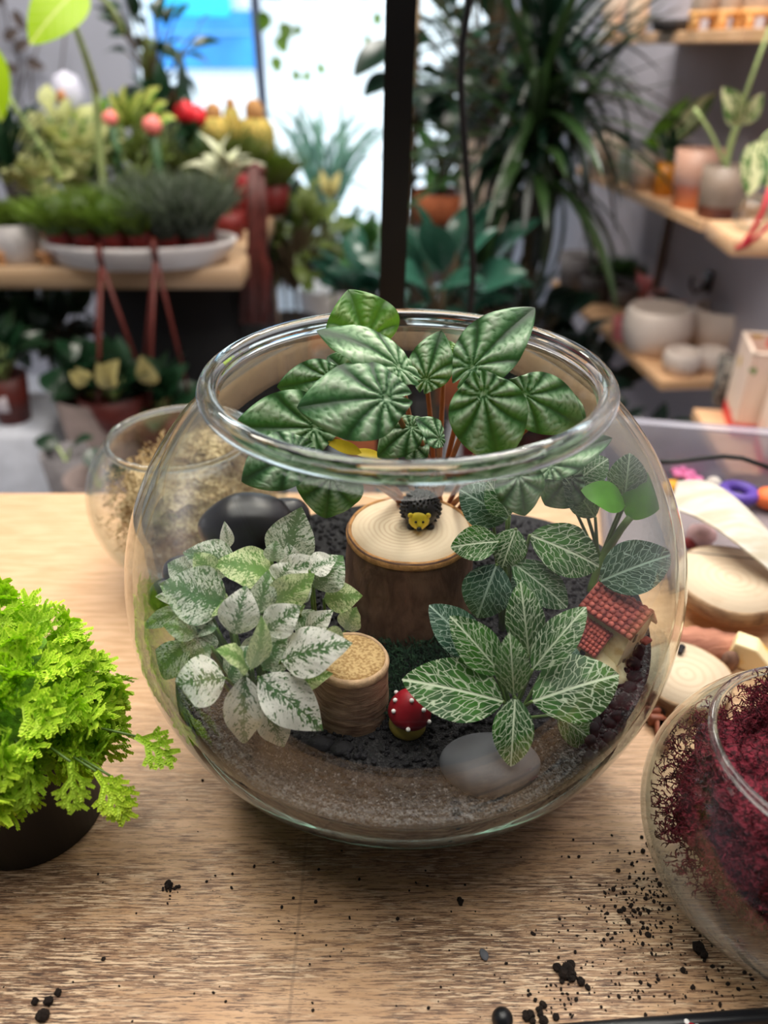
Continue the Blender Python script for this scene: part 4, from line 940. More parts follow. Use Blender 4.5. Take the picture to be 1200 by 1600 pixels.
for i, (px, py, r, where) in enumerate(((885, 1517, .0042, 'largest one near the black bar'), (893, 1530, .0034, 'just below the largest near the bar'), (66, 1582, .0042, 'at the front left corner'), (90, 1556, .0022, 'small one above the front left clump'), (1094, 1492, .0042, 'beside the small right bowl'), (718, 1408, .0022, 'in front of the large bowl'), (826, 1594, .0034, 'left end of the black bar'), (845, 1578, .0022, 'small one just above the bar'), (262, 1386, .0026, 'left of centre on the table'))):
    p = PZ(px, py, 0); m = MB()
    for k in range(5): m.ball(p + Vector((rnd.gauss(0, r*.5), rnd.gauss(0, r*.5), r*.4)), r*rnd.uniform(.35, .7), 2, lambda q, v: q*(1+.4*noise.noise(v*2.5 + Vector((k+i, 0, 0)))))
    tag(m.build('soil_clump', CR, smooth=False), 'dark soil clump on the table, ' + where, 'soil')
p = PZ(756, 1493, 0); stone('lint_scrap', 'tiny grey scrap on the table in front of the bowl', (p.x, p.y, .001), (.002, .003, .0012), GREYS, .4, 40)['category'] = 'scrap'
pts = []; m = MB()
def crumbs(n, cx, cy, sx, sy, rmin, rmax):
    for _ in range(n):
        p = PZ(rnd.gauss(cx, sx), rnd.gauss(cy, sy), 0); r = rnd.uniform(rmin, rmax)*(rnd.random()**1.2+.25)
        if p.y < -.36 or math.hypot(p.x, p.y) < .07 or math.hypot(p.x-.191, p.y+.119) < .03: continue
        m.ball(p + Vector((0, 0, r*.4)), (r, r*rnd.uniform(.5, 1), r*.6), 1, None, Matrix.Rotation(rnd.random()*6, 3, 'Z'))
crumbs(240, 990, 1430, 60, 60, .0004, .0013); crumbs(180, 960, 1520, 110, 50, .0004, .0011); crumbs(110, 1010, 1400, 22, 30, .0006, .0016); crumbs(170, 600, 1450, 330, 90, .0004, .0012); crumbs(40, 880, 1560, 40, 22, .0006, .0018); crumbs(30, 268, 1388, 12, 8, .0006, .0014); crumbs(60, 1130, 1540, 50, 30, .0005, .0016)
tag(m.build('soil_crumbs', CR, smooth=False), 'loose dark soil crumbs scattered over the front of the table', 'soil', kind='stuff')
# ------------------------------------------------------------------ background kit: pots, leaves, plants
def shade_mat(kind, rgb, **kw): return M(kind, rgb, **kw)
_lt = {}
def leaf_template(key, L, hw, prof, mat, nv=8, nu=4, **kw):
    if key in _lt: return _lt[key]
    vs, fs, uv, at = leaf_geo(L, hw, prof, nv, nu, **kw); m = MB(); m.add(vs, fs); m.uv['UVMap'] = uv; o = m.build('leaf', mat); _lt[key] = o.data; bpy.data.objects.remove(o); return _lt[key]
def prof_strap(v): return min(1, v*6+.35)*min(1, (1-v)*2.6)**.7 if v < 1 else 0
TC = {}
def terracotta(n): 
    return None
def potted(name, label, cat, base, r, h, mat, taper=.8, group=None, soil=True, rimh=.0, n=40):
    t = thing(name, label, cat, base, group); b = Vector(base); m = MB(); w_ = max(.003, r*.07)
    prof = [(r*taper*.93, 0), (r*taper, h*.03)]
    if rimh: prof += [(r*.95, h-rimh), (r*1.04, h-rimh+.001), (r*1.04, h)]
    else: prof += [(r*(taper+(1-taper)*.5), h*.5), (r, h)]
    prof += [(r-w_, h), (r-w_*1.2, h*.82), (.0005, h*.80)]
    m.lathe(prof, b, n); m.build('pot', mat, t)
    if soil: m = MB(); m.lathe([(.0005, h*.86), (r-w_*1.25, h*.84)], b, 24); m.build('soil', SOIL, t)
    return t
def add_leaves(t, c, n, mesh, L, spread=1.0, up=.4, jit=.3, seed=0, rad=0., stem=None, sr=.002, name='leaf', hsq=1.0, minz=-1., long=(.3, .9), dirs=None):
    """leaves on short petioles around the crown c; every leaf its own object, the petioles one mesh"""
    r_ = random.Random(seed); m = MB() if stem else None; c = Vector(c)
    for i in range(n):
        if dirs: d = Vector(dirs[i % len(dirs)])
        else:
            z = r_.uniform(minz, 1); a = i*2.39996 + r_.uniform(-.4, .4); rr_ = math.sqrt(max(0, 1-z*z)); d = Vector((rr_*math.cos(a), rr_*math.sin(a), z*.8+.1))
        k = r_.uniform(*long)
        p = c + Vector((d.x*rad*k, d.y*rad*k, d.z*rad*k*hsq))
        g_ = (d*spread + Vector((r_.gauss(0, jit), r_.gauss(0, jit), up + r_.gauss(0, jit)))).normalized()
        upv = Vector((r_.gauss(0, .3), -.35 + r_.gauss(0, .3), 1)).normalized()
        place(mesh, name, t, frame(p, g_, upv, r_.uniform(.75, 1.15)))
        if m is not None: m.tube(bez(c + Vector((0, 0, -rad*.9*hsq)), c*.5 + p*.5 + Vector((0, 0, -rad*.2)), p, 4), sr, 4, caps=False)
    if m is not None: m.build('stem', stem, t)
def tuft(t, c, n, L, r0, mat, seed=0, w=.0012, spread=.6, name='blades'):
    """fine grassy growth nobody could count: one part"""
    r_ = random.Random(seed); m = MB(); c = Vector(c)
    for i in range(n):
        a = r_.uniform(0, 6.283); k = math.sqrt(r_.random()); p = c + Vector((r0*k*math.cos(a), r0*k*math.sin(a), 0)); d = Vector((math.cos(a)*k*spread + r_.gauss(0, .25), math.sin(a)*k*spread + r_.gauss(0, .25), 1)).normalized()
        l = L*r_.uniform(.6, 1.1); s = d.orthogonal().normalized(); s = (Matrix.Rotation(r_.random()*6.3, 3, d) @ s)*w; q = p + d*l*.55; e = q + (d + Vector((0, 0, -.25)) + Vector((r_.gauss(0, .2), r_.gauss(0, .2), 0))).normalized()*l*.5
        m.add([p-s, p+s, q+s, q-s, e], [(0, 1, 2, 3), (3, 2, 4)])
    o = m.build(name, mat, t); o['kind'] = 'stuff'; return o
LG = lambda nm_, rgb, **k: M(nm_, rgb, **{**dict(rough=.45, var=.25, scale=12, transl=.2, hue=.25), **k})
DKGREEN = LG('dark_leaf', (16, 38, 26), rough=.28, spec=.6); DEEP = LG('deep_green_leaf', (28, 58, 36), rough=.3, spec=.6); MIDG = LG('mid_green_leaf', (64, 108, 50)); OLIVE = LG('olive_leaf', (96, 112, 50)); BLUEG = LG('blue_green_leaf', (46, 88, 72), rough=.25, spec=.6)
LIMEL = LG('lime_leaf', (168, 210, 30), transl=.35); PALEL = LG('pale_cream_leaf', (208, 212, 150), transl=.3); GREYG = LG('grey_green_leaf', (112, 124, 104)); FRESH = LG('fresh_leaf', (110, 156, 44)); CREAMY = LG('cream_yellow_leaf', (196, 184, 118), transl=.25)
BSTEM = M('brown_stem', (86, 70, 48), .7, .3, 40, .3); GSTEM = M('pale_green_stem', (170, 190, 126), .5, .15, 40)
def var_mat(name, a, b, lo=.48, hi=.56):
    g = G(name); v = g.obj((1, 1, 1)); uvn = g.n('UVMap'); nf = g.noise(uvn.outputs[0], 4.0, 4, .6); sx = g.n('SeparateXYZ'); g.t.links.new(uvn.outputs[0], sx.inputs[0])
    ax = g.ma('ABSOLUTE', g.ma('MULTIPLY_ADD', sx.outputs[0], 2, -1)); k = g.step(g.ma('ADD', nf, g.ma('MULTIPLY', g.step(ax, .5, .1), .12)), lo, hi)
    col = g.mix(k, S(*a), S(*b)); return g.principled(col, .45, None, spec=.4, transl=(.22,))
VARIEG = var_mat('variegated_leaf', (74, 116, 48), (216, 220, 168)); VARL = var_mat('lime_centred_leaf', (84, 140, 40), (214, 222, 120), .46, .56)
WHP = M('white_glazed_pot', (214, 208, 206), .35, .05, 20); CREP = M('cream_stone_pot', (216, 196, 180), .7, .08, 60, .1); GRYP = M('grey_stone_pot', (112, 108, 110), .7, .15, 50, .2); CHAR = M('charcoal_pot', (66, 62, 64), .6, .15, 40, .1)
TERR = M('terracotta', (186, 104, 66), .8, .15, 40, .1); DRED = M('dark_red_plastic', (112, 30, 26), .5, .15, 40); RUST = M('rust_red_plastic', (88, 32, 25), .5, .15, 40); PINKP = M('pink_glazed_pot', (206, 116, 118), .4, .12, 20)
AMB = M('amber_glass_pot', (206, 132, 40), .25, .2, 30); COPP = M('copper_pot', (190, 130, 84), .35, .2, 30, metallic=.4)

# ---- right wall shelves
def shelf(name, label, z, ya, yb, dep, th=.022):
    m = MB(); xa, xb = right_x(ya), right_x(yb)
    top = [(xa, ya), (xb, yb), (xb+dep, yb+dep*.0927), (xa+dep, ya+dep*.0927)]
    m.add([(x, y, z-th) for x, y in top] + [(x, y, z) for x, y in top], [(3, 2, 1, 0), (4, 5, 6, 7), (0, 1, 5, 4), (1, 2, 6, 5), (2, 3, 7, 6), (3, 0, 4, 7)])
    o = m.build(name, PINE, smooth=False); bv = o.modifiers.new('bevel', 'BEVEL'); bv.width = .002; bv.segments = 2; return tag(o, label, 'shelf')
YN, YF_ = 1.30, 2.13
z1, z2, z3 = .415, .07, -.31
z2 = P(1100, 345, YN).z; z3 = P(1030, 592, YN+.05).z; z1 = P(1165, 44, YN).z
shelf('wall_shelf', 'top pine wall shelf at the upper right carrying pale footed pots', z1, YN, 2.10, .23)
shelf('wall_shelf', 'middle pine wall shelf carrying amber and terracotta pots', z2, YN, 2.13, .23)
shelf('wall_shelf', 'lowest long pine wall shelf carrying white bowls and grey pots', z3, YN+.03, 2.25, .23)
def pot_px(name, label, cat, cx, bot, top, w, z, mat, taper=.85, **kw):
    p = PZ(cx, bot, z); t_ = tt(cx, bot, p.y); r = w*t_/2; ytop = p.y; h = max(.02, P(cx, top, ytop + r*.15).z - z)
    base = Vector((p.x, p.y + r*taper, z)); return potted(name, label, cat, base, r, h, mat, taper, **kw), base, r, h
SANDY = M('sand_ribbed_pot', (214, 196, 176), .75, .1, 40, .2); TANW = M('tan_wood', (222, 168, 104), .5, .1, 30)
for (nm_, lb_, cx, bot, w, mt, h, tp) in (('ceramic_vase', 'rounded cream vase at the far end of the top shelf', 955, 55, 42, CREP, .10, .6), ('ribbed_pot', 'tall ribbed cream pot beside the rounded vase on the top shelf', 992, 52, 36, SANDY, .16, .95), ('shallow_bowl', 'dark grey shallow bowl on the top shelf', 1056, 45, 74, CHAR, .022, .8)):
    p = PZ(cx, bot, z1) if ray(cx, bot).z < -1 else P(cx, bot, 1.9)
    yy = {955: 2.02, 992: 1.88, 1056: 1.62}[cx]; xx = P(cx, bot, yy).x; r = w*tt(cx, bot, yy)/2
    potted(nm_, lb_, 'pot' if 'vase' not in nm_ else 'vase', (xx, yy+r*.3, z1), r, h, mt, tp, soil=False)
for i, (cx, yy, w) in enumerate(((1108, 1.50, 50), (1148, 1.43, 40), (1196, 1.38, 60))):
    xx = P(cx, 40, yy).x; r = w*tt(cx, 40, yy)/2; lb_ = ('cream pot on a tan wooden stand, farthest of three on the top shelf', 'narrow cream pot on wooden feet, middle of three on the top shelf', 'wide cream pot on wooden feet, nearest of three on the top shelf')[i]
    t = thing('footed_pot', lb_, 'pot', (xx, yy+.03, z1), 'footed pots on the top shelf'); b = Vector((xx, yy+.03, z1))
    m = MB(); m.lathe([(r*.8, .030), (r, .034), (r, .12), (r*.93, .12), (r*.9, .05), (.0005, .045)], b, 36); m.build('pot', CREP, t)
    m = MB(); m.lathe([(r*.95, .022), (r*1.03, .022), (r*1.03, .034), (r*.8, .034)], b, 36, closed=True); m.build('stand_ring', TANW, t)
    for k in range(4):
        a = k*PI/2+.6; m = MB(); m.box(b + Vector((r*.85*math.cos(a), r*.85*math.sin(a), .012)), (.014, .014, .024), Matrix.Rotation(a, 3, 'Z'), .002); m.build('foot', TANW, t)
# middle shelf
g = G('terracotta_gradient'); v = g.obj(); sx = g.n('SeparateXYZ'); g.t.links.new(v, sx.inputs[0]); k = g.step(g.ma('ADD', sx.outputs[2], g.ma('MULTIPLY', g.noise(v, 30, 3), .01)), .01, .085)
TGRAD = g.principled(g.ramp(k, [(0, S(226, 140, 92)), (.45, S(190, 108, 84)), (.7, S(176, 140, 130)), (1, S(196, 152, 132))]), .4)
g = G('brown_band_glaze'); v = g.obj(); sx = g.n('SeparateXYZ'); g.t.links.new(v, sx.inputs[0]); BAND = g.principled(g.mix(g.step(sx.outputs[2], .022, .027), S(120, 66, 48), g.mix(g.noise(v, 26, 4), S(112, 98, 86), S(170, 150, 134))), .35)
MISTG = M('misty_glass_pot', (176, 186, 172), .2, .15, 20)
pot_px('ceramic_pot', 'beige pot at the far end of the middle shelf', 'pot', 936, 276, 203, 30, z2, CREP, .9)
pot_px('ceramic_pot', 'grey brown pot next to the beige one on the middle shelf', 'pot', 962, 281, 212, 28, z2, SANDY, .9)
pot_px('glass_jar', 'misty green glass jar on the middle shelf, farther of two', 'jar', 977, 287, 238, 24, z2, MISTG, .95, soil=False)
pot_px('glass_jar', 'misty grey glass jar on the middle shelf, nearer of two', 'jar', 992, 290, 245, 22, z2, MISTG, .95, soil=False)
pot_px('copper_pot', 'small copper coloured pot beside the amber pot', 'pot', 1012, 298, 242, 30, z2, COPP, .9)
t, b, r, h = pot_px('amber_pot', 'amber yellow pot with a dark leafy plant on the middle shelf', 'plant', 1041, 308, 255, 36, z2, AMB, .95)
lt = leaf_template('dk_small', .05, .012, prof_ovate, DEEP); add_leaves(t, b + Vector((0, 0, h+.015)), 18, lt, .05, 1, .4, .3, 3, .02, GSTEM, .0015)
lt = leaf_template('varlong', .17, .026, prof_ovate, VARIEG, 10, 6, arch=.10); lt2 = leaf_template('brightlong', .15, .017, prof_ovate, FRESH, 10, 4, arch=.14)
pp = thing('trailing_plant', 'variegated long leaved plant arching over the amber pot', 'plant', b + Vector((-.03, .06, 0)))
m = MB(); rr0 = .032; m.lathe([(.026, 0), (rr0, .09), (.028, .09), (.026, .07), (.0005, .07)], b + Vector((-.03, .085, 0)), 28); m.build('pot', CREP, pp)
c0 = b + Vector((-.03, .085, .09))
for (px, py, tx, ty, me) in ((1020, 232, 1115, 148, lt), (1010, 225, 1085, 142, lt2), (1050, 225, 1112, 158, lt), (1030, 240, 1000, 215, lt2)):
    A_, B_ = P(px, py, c0.y-.01), P(tx, ty, c0.y-.05); place(me, 'leaf', pp, frame(A_, B_-A_, (0, -.9, .5), (B_-A_).length/.16)); mm = MB(); mm.tube(bez(c0, c0*.5+A_*.5+Vector((0, 0, .02)), A_, 5), .0025, 6); mm.build('stem', GSTEM, pp)
t, b, r, h = pot_px('terracotta_pot', 'large pink to orange glazed terracotta pot on the middle shelf', 'pot', 1092, 328, 236, 78, z2, TGRAD, .82)
t, b, r, h = pot_px('glazed_pot', 'grey pot with a brown base holding a variegated climber on the middle shelf', 'plant', 1133, 345, 262, 72, z2, BAND, .92)
c0 = b + Vector((0, 0, h*.85)); ltv = leaf_template('vara', .10, .030, prof_ovate, VARIEG, 10, 6, arch=.08, cup=.3)
for (px, py, tx, ty, ex_, ey_) in ((1150, 196, 1128, 136, 1133, 250), (1155, 195, 1192, 145, 1140, 250), (1152, 196, 1160, 150, 1136, 250)):
    A_, B_ = P(px, py, c0.y-.01), P(tx, ty, c0.y-.03); place(ltv, 'leaf', t, frame(A_, B_-A_, (0, -.9, .4), (B_-A_).length/.10))
    m = MB(); m.tube(bez(c0, P(ex_, ey_-20, c0.y), A_, 6), .0035, 6); m.build('stem', GSTEM, t)
A_, B_ = P(1150, 190, c0.y-.02), P(1204, 40, c0.y-.06); m = MB(); m.tube([A_, (A_+B_)/2, B_], [.0045, .004, .003], 7); m.build('climbing_stem', GSTEM, t)
A_, B_ = P(1110, 238, c0.y-.02), P(1075, 160, c0.y+.05); m = MB(); m.tube(bez(c0, P(1120, 215, c0.y), P(1085, 170, c0.y), 6), .004, 6); m.build('stem', GSTEM, t)
# trailing leaf at right edge with its glass and the near shelf end
zn = P(1150, 372, 1.02).z
m = MB(); a = P(1146, 368, 1.02); m.box(a + Vector((.12, .05, -.016)), (.24, .16, .032), Matrix.Rotation(-.0925, 3, 'Z'), .003); tag(m.build('display_ledge', PINE), 'short pine ledge end at the right edge with a red ribbon over it', 'shelf')
gl = thing('glass_vase', 'small clear glass vase on the short ledge at the right edge', 'vase', a + Vector((.045, .045, 0)))
b = a + Vector((.045, .045, 0)); m = MB(); m.lathe([(.018, 0), (.030, .012), (.033, .03), (.024, .05), (.018, .056), (.017, .055), (.022, .048), (.030, .03), (.027, .013), (.016, .004), (.0005, .004)], b, 36); m.build('vase_wall', GLASS, gl)
RIB = M('red_ribbon', (206, 40, 60), .4, .15, 40)
pts = [P(1204, 292, 1.01), P(1192, 330, 1.0), P(1176, 362, 1.0), P(1158, 384, 1.002), P(1150, 388, .998)]
m = MB(); m.tube(pts, [.004, .0045, .005, .005, .003], 6); m.tube([P(1204, 350, 1.0), P(1180, 372, 1.0), P(1160, 386, .999)], .004, 6); tag(m.build('ribbon', RIB), 'red ribbon hanging over the short ledge at the right edge', 'ribbon')
lb_ = thing('trailing_vine', 'large variegated leaf hanging at the right edge above the red ribbon', 'plant', P(1215, 230, 1.12))
lt = leaf_template('vbig', .12, .034, prof_heart, VARIEG, 10, 8, arch=.05)
for (px, py, tx, ty) in ((1188, 222, 1170, 300), (1210, 215, 1200, 290)):
    A_, B_ = P(px, py, 1.12), P(tx, ty, 1.08); place(lt, 'leaf', lb_, frame(A_, B_-A_, (-.2, -.9, .4), (B_-A_).length/.11))
m = MB(); m.tube(bez(P(1215, 200, 1.14), P(1200, 205, 1.13), P(1188, 222, 1.12), 5), .003, 6); m.build('stem', GSTEM, lb_)
# lowest shelf
pot_px('stone_pot', 'grey stone pot at the far end of the lowest shelf', 'pot', 905, 458, 402, 62, z3, GRYP, .85)
t, b, r, h = pot_px('dark_pot', 'charcoal pot with grey succulents on the lowest shelf', 'plant', 936, 475, 435, 56, z3, CHAR, .9)
lts = leaf_template('succ', .03, .008, prof_ovate, GREYG, 6, 4, cup=.4); add_leaves(t, b + Vector((0, 0, h)), 26, lts, .03, 1, .5, .25, 5, .02, minz=0)
t, b, r, h = pot_px('dark_pot', 'low dark pot of green moss plant behind the charcoal pot', 'plant', 998, 462, 432, 84, z3, CHAR, .9); tuft(t, b + Vector((0, 0, h*.8)), 500, .06, r*.9, MIDG, 4, .003)
pot_px('dark_pot', 'small taupe pot beside the charcoal pot', 'pot', 978, 482, 452, 46, z3, GRYP, .9)
pot_px('pink_pot', 'dusky pink pot at the back of the lowest shelf', 'pot', 1046, 475, 434, 92, z3, PINKP, .85)
pot_px('pink_pot', 'pale pink pot directly behind the two white bowls', 'pot', 1052, 505, 468, 72, z3, M('pale_pink_pot', (226, 172, 166), .4, .08, 20), .85)
pot_px('pink_pot', 'small pink pot peeping out left of the white bowls', 'pot', 974, 535, 500, 34, z3, PINKP, .85)
def bowlpot(label, cx, bot, top, w, zz=z3):
    p = PZ(cx, bot, zz); t_ = tt(cx, bot, p.y); R_ = w*t_/2; h = P(cx, top+6, p.y+R_*.1).z - zz; b = Vector((p.x, p.y+R_*.6, zz))
    t = thing('white_bowl', label, 'bowl', b, 'white bowls on the lowest shelf'); m = MB(); pr = []
    for i in range(12): k = i/11; pr.append((R_*math.sqrt(max(.15, 1-((k*1.0-.60)/.84)**2))*(1 if k < .99 else .98), h*k))
    m.lathe(pr + [(pr[-1][0]-.006, h), (pr[-2][0]-.008, h*.85), (.0005, h*.4)], b, 44); m.build('body', M('matt_white_ceramic', (222, 208, 198), .55, .05, 15), t)
bowlpot('large matt white bowl pot, left one of the big pair', 1030, 558, 482, 108); bowlpot('large matt white bowl pot, right one of the big pair', 1128, 552, 482, 100)
bowlpot('small white bowl in front of the big pair, left one', 1068, 588, 547, 60); bowlpot('small white bowl in front of the big pair, right one', 1112, 584, 545, 52)
hk = thing('wall_hook', 'small dark metal hook on the right wall above the white bowls', 'hook', P(1152, 440, 1.75)); p = Vector((right_x(1.66, .23), 1.66, P(1152, 440, 1.66).z))
DM = M('dark_metal', (60, 58, 62), .35, .1, metallic=.7)
m = MB(); m.box(p, (.012, .03, .05), None, .002); m.build('plate', DM, hk); m = MB(); m.tube([p + Vector((-.005, 0, -.01)), p + Vector((-.03, 0, -.03)), p + Vector((-.045, 0, -.01)), p + Vector((-.045, 0, .012))], .005, 7); m.build('hook_arm', DM, hk)
m = MB(); m.box((right_x(1.95, .225), 1.95, z2-.2), (.02, .012, .40)); tag(m.build('shelf_bracket_rail', M('brown_rail', (120, 104, 98), .6, .1)), 'thin brownish vertical rail on the wall below the middle shelf', 'rail')
# floral boxes on a low ledge at right
zf = P(1085, 655, .92).z
e0, e1 = P(1078, 662, 1.00), P(1150, 712, .74); m = MB(); d = (e1-e0); d.z = 0; L = d.length; d.normalize(); sd = Vector((-d.y, d.x, 0)); 
if sd.x < 0: sd = -sd
zl = (e0.z+e1.z)/2
q0, q1 = Vector((e0.x, e0.y, zl)), Vector((e1.x, e1.y, zl))
vs = [q0, q1, q1+sd*.3, q0+sd*.3]; m.add([v_-Vector((0, 0, .02)) for v_ in vs]+vs, [(3, 2, 1, 0), (4, 5, 6, 7), (0, 1, 5, 4), (1, 2, 6, 5), (2, 3, 7, 6), (3, 0, 4, 7)])
tag(m.build('low_ledge', PINE, smooth=False), 'low pine ledge at the right carrying the flowered boxes', 'shelf')
g = G('floral_print'); v = g.obj(); vo = g.n('TexVoronoi', None, Scale=24.0); g.t.links.new(v, vo.inputs['Vector']); sc = g.n('SeparateColor'); g.t.links.new(vo.outputs['Color'], sc.inputs[0])
petal = g.step(g.ma('ADD', vo.outputs['Distance'], g.ma('MULTIPLY', g.noise(v, 60, 2), .25)), .48, .42); base = g.mix(g.noise(v, 14, 3), S(240, 226, 206), S(232, 196, 182))
pc = g.ramp(sc.outputs[0], [(0, S(232, 60, 62)), (.34, S(240, 120, 110)), (.5, S(96, 140, 70)), (.7, S(214, 176, 66)), (.85, S(60, 110, 84))], 'CONSTANT')
col = g.mix(g.ma('MULTIPLY', petal, g.ma('GREATER_THAN', sc.outputs[1], .12)), base, pc); sx = g.n('SeparateXYZ'); g.t.links.new(v, sx.inputs[0]); col = g.mix(g.step(sx.outputs[2], .032, .024), col, S(226, 44, 48))
FLOR = g.principled(col, .5)
def floral(label, px, py, Y, w, dpt, h, rot):
    p = P(px, py, Y); b = Vector((p.x, p.y, zl)); t = thing('flowered_box', label, 'box', b, 'flowered boxes at the right'); R = Matrix.Rotation(rot, 3, 'Z')
    m = MB()
    for s in (-1, 1): m.box(R @ Vector((s*(w/2-.003), 0, h/2)), (.006, dpt, h), R, .0015); m.box(R @ Vector((0, s*(dpt/2-.003), h/2)), (w-.012, .006, h), R, .0015)
    m.box(R @ Vector((0, 0, .004)), (w-.012, dpt-.012, .008), R); m.build('printed_sides', FLOR, t, smooth=False, local=True)
    m = MB()
    for s in (-1, 1): m.box(R @ Vector((s*(w/2-.003), 0, h+.002)), (.008, dpt+.002, .004), R, .001); m.box(R @ Vector((0, s*(dpt/2-.003), h+.002)), (w, .008, .004), R, .001)
    m.build('rim', CREP, t, local=True)
floral('cream box printed with red flowers and a red base, farther of two', 1172, 690, .92, .10, .12, .155, -.25); floral('white box printed with flowers at the right edge, nearer of two', 1226, 722, .78, .09, .12, .125, -.3)
m = MB(); p = P(1112, 660, 1.0); m.box(Vector((p.x+.03, p.y+.03, zl+.045)), (.05, .06, .09), Matrix.Rotation(-.25, 3, 'Z'), .003); tag(m.build('speckled_box', two_tone('speckled_grey', (70, 68, 66), (150, 142, 132), .45, .6, 90, .8, .1)), 'speckled dark grey box left of the flowered boxes', 'box')
# dark foliage under the shelves at the right
def bush(name, label, c, n, lt, L, rad, seed, hsq=.8, pot=None, stem=BSTEM, up=.3, group=None, sr=.003, **kw):
    c = Vector(c); zb = kw.pop('zb', FZ); t = thing(name, label, 'plant', (c.x, c.y, zb), group)
    if pot: 
        r, h, mt = pot; m = MB(); m.lathe([(r*.75, 0), (r*.8, h*.05), (r, h), (r*.92, h), (r*.9, h*.85), (.0005, h*.85)], (c.x, c.y, zb), 32); m.build('pot', mt, t)
        mm_ = MB(); mm_.tube([(c.x, c.y, zb+h*.8), (c.x, c.y, c.z-rad*.8*hsq)], sr*2.2, 7); mm_.build('trunk', stem, t)
    add_leaves(t, c, n, lt, L, 1, up, .35, seed, rad, stem, sr, hsq=hsq, **kw); return t
ltd = leaf_template('dkmed', .12, .032, prof_ovate, DKGREEN, 8, 4, arch=.1, cup=.2); ltb = leaf_template('bgmed', .13, .036, prof_ovate, BLUEG, 8, 4, arch=.12, cup=.2); ltm = leaf_template('midmed', .09, .026, prof_ovate, MIDG, 8, 4, arch=.1, cup=.2); lto = leaf_template('olmed', .08, .02, prof_ovate, OLIVE, 8, 4, arch=.1)
bush('dark_foliage_plant', 'dark leafy plant in a black pot on the floor below the lowest shelf', P(880, 600, 1.75), 60, ltd, .10, .17, 11, .9, (.11, .22, BP)); bush('dark_foliage_plant', 'dark blue green plant on the floor under the right shelves near the table', P(965, 690, 1.20), 44, leaf_template('dksm', .07, .02, prof_ovate, DKGREEN, 8, 4, arch=.1), .07, .12, 12, .8, (.10, .2, BP))
bush('dark_foliage_plant', 'dark plant on the floor between the pole and the right shelves', P(800, 520, 1.7), 60, ltd, .12, .26, 13, .8, (.12, .24, DRED))

# ---- black pole and cable
POLE = M('black_painted_steel', (10, 10, 12), .4, .1, 30)
t = thing('lamp_pole', 'tall square black steel pole standing just behind the table', 'pole', P(612, 480, .40).xy.to_3d() + Vector((0, 0, FZ)))
a, b = P(611, 500, .40), P(627, -20, .40); d = (b-a)/(b.z-a.z); lo = a + d*(FZ-a.z); hi = a + d*(1.8-a.z); m = MB(); m.box((0, 0, 0), (1, 1, 1)); 
hw = .0125
m = MB(); m.add([lo+Vector((sx*hw, sy*hw, 0)) for sx, sy in ((-1, -1), (1, -1), (1, 1), (-1, 1))] + [hi+Vector((sx*hw, sy*hw, 0)) for sx, sy in ((-1, -1), (1, -1), (1, 1), (-1, 1))], [(3, 2, 1, 0), (4, 5, 6, 7), (0, 1, 5, 4), (1, 2, 6, 5), (2, 3, 7, 6), (3, 0, 4, 7)]); m.build('upright', POLE, t, smooth=False)
m = MB(); m.box(lo + Vector((0, 0, .006)), (.16, .16, .012), None, .003); m.build('base_plate', POLE, t)
m = MB(); m.tube([Vector((P(742, -60, .55).x + .03, .56, 1.8)), Vector((P(742, -60, .55).x + .02, .555, 1.2))] + [P(x, y, .55) for x, y in ((742, -60), (733, 0), (722, 70), (720, 130), (724, 200), (729, 270), (736, 350), (739, 430), (732, 520), (720, 640))], .0038, 8); tag(m.build('hanging_cable', POLE), 'black cable hanging down to the right of the black pole', 'cable')

# ---- dracaenas and the jungle by the window
def dracaena(label, c, n, L, wd_, seed, tr_r, pot, mat, lean=(0, 0), flo=-.85):
    c = Vector(c); base = Vector((c.x+lean[0], c.y+lean[1], FZ)); t = thing('dragon_tree', label, 'plant', base)
    r, h, mt = pot; m = MB(); m.lathe([(r*.75, 0), (r, h), (r*.92, h), (r*.9, h*.85), (.0005, h*.85)], base, 36); m.build('pot', mt, t)
    m = MB(); m.tube(bez(base + Vector((0, 0, h*.7)), (base+c)/2 + Vector((.02, 0, 0)), c, 10), [tr_r*(1.1-.03*i) for i in range(11)], 9); m.build('trunk', BSTEM, t)
    r_ = random.Random(seed); tmpl = []
    for k in range(4):
        droop = (.25, .45, .7, .95)[k]; vs, fs, uv, at = leaf_geo(L, wd_, prof_strap, 12, 2, arch=0, cup=.35)
        out = []
        for x, y, z in vs:
            s = y/L; th = droop*1.5*s; out.append((x, L*(math.sin(th)/(droop*1.5)) if droop else y, z - L*(1-math.cos(th))/(droop*1.5)))
        m = MB(); m.add(out, fs); m.uv['UVMap'] = uv; o = m.build('leaf', mat); tmpl.append(o.data); bpy.data.objects.remove(o)
    for i in range(n):
        z = r_.uniform(flo, 1); a = i*2.39996; q = math.sqrt(max(0, 1-z*z)); d = Vector((q*math.cos(a), q*math.sin(a), z))
        k = min(3, max(0, int((1-z)*2))) if r_.random() < .8 else r_.randrange(4)
        place(tmpl[k], 'leaf', t, frame(c + Vector((0, 0, r_.uniform(-.12, .10))), d, (d.x*.01, d.y*.01-.05, 1), r_.uniform(.7, 1.1)))
    return t
YGR = LG('yellow_green_strap', (38, 60, 28), rough=.28, spec=.6)
dracaena('large dark dragon tree with long strap leaves before the right wall', P(850, 115, 1.70), 110, .42, .013, 21, .022, (.15, .28, DRED), DKGREEN)
dracaena('second dragon tree with drooping strap leaves, lower and behind the cable', P(835, 225, 1.60), 80, .44, .014, 22, .020, (.14, .26, CHAR), YGR, (.05, .1))
ltr = leaf_template('rubber', .20, .050, prof_ovate, DKGREEN, 10, 6, arch=.06, cup=.2)
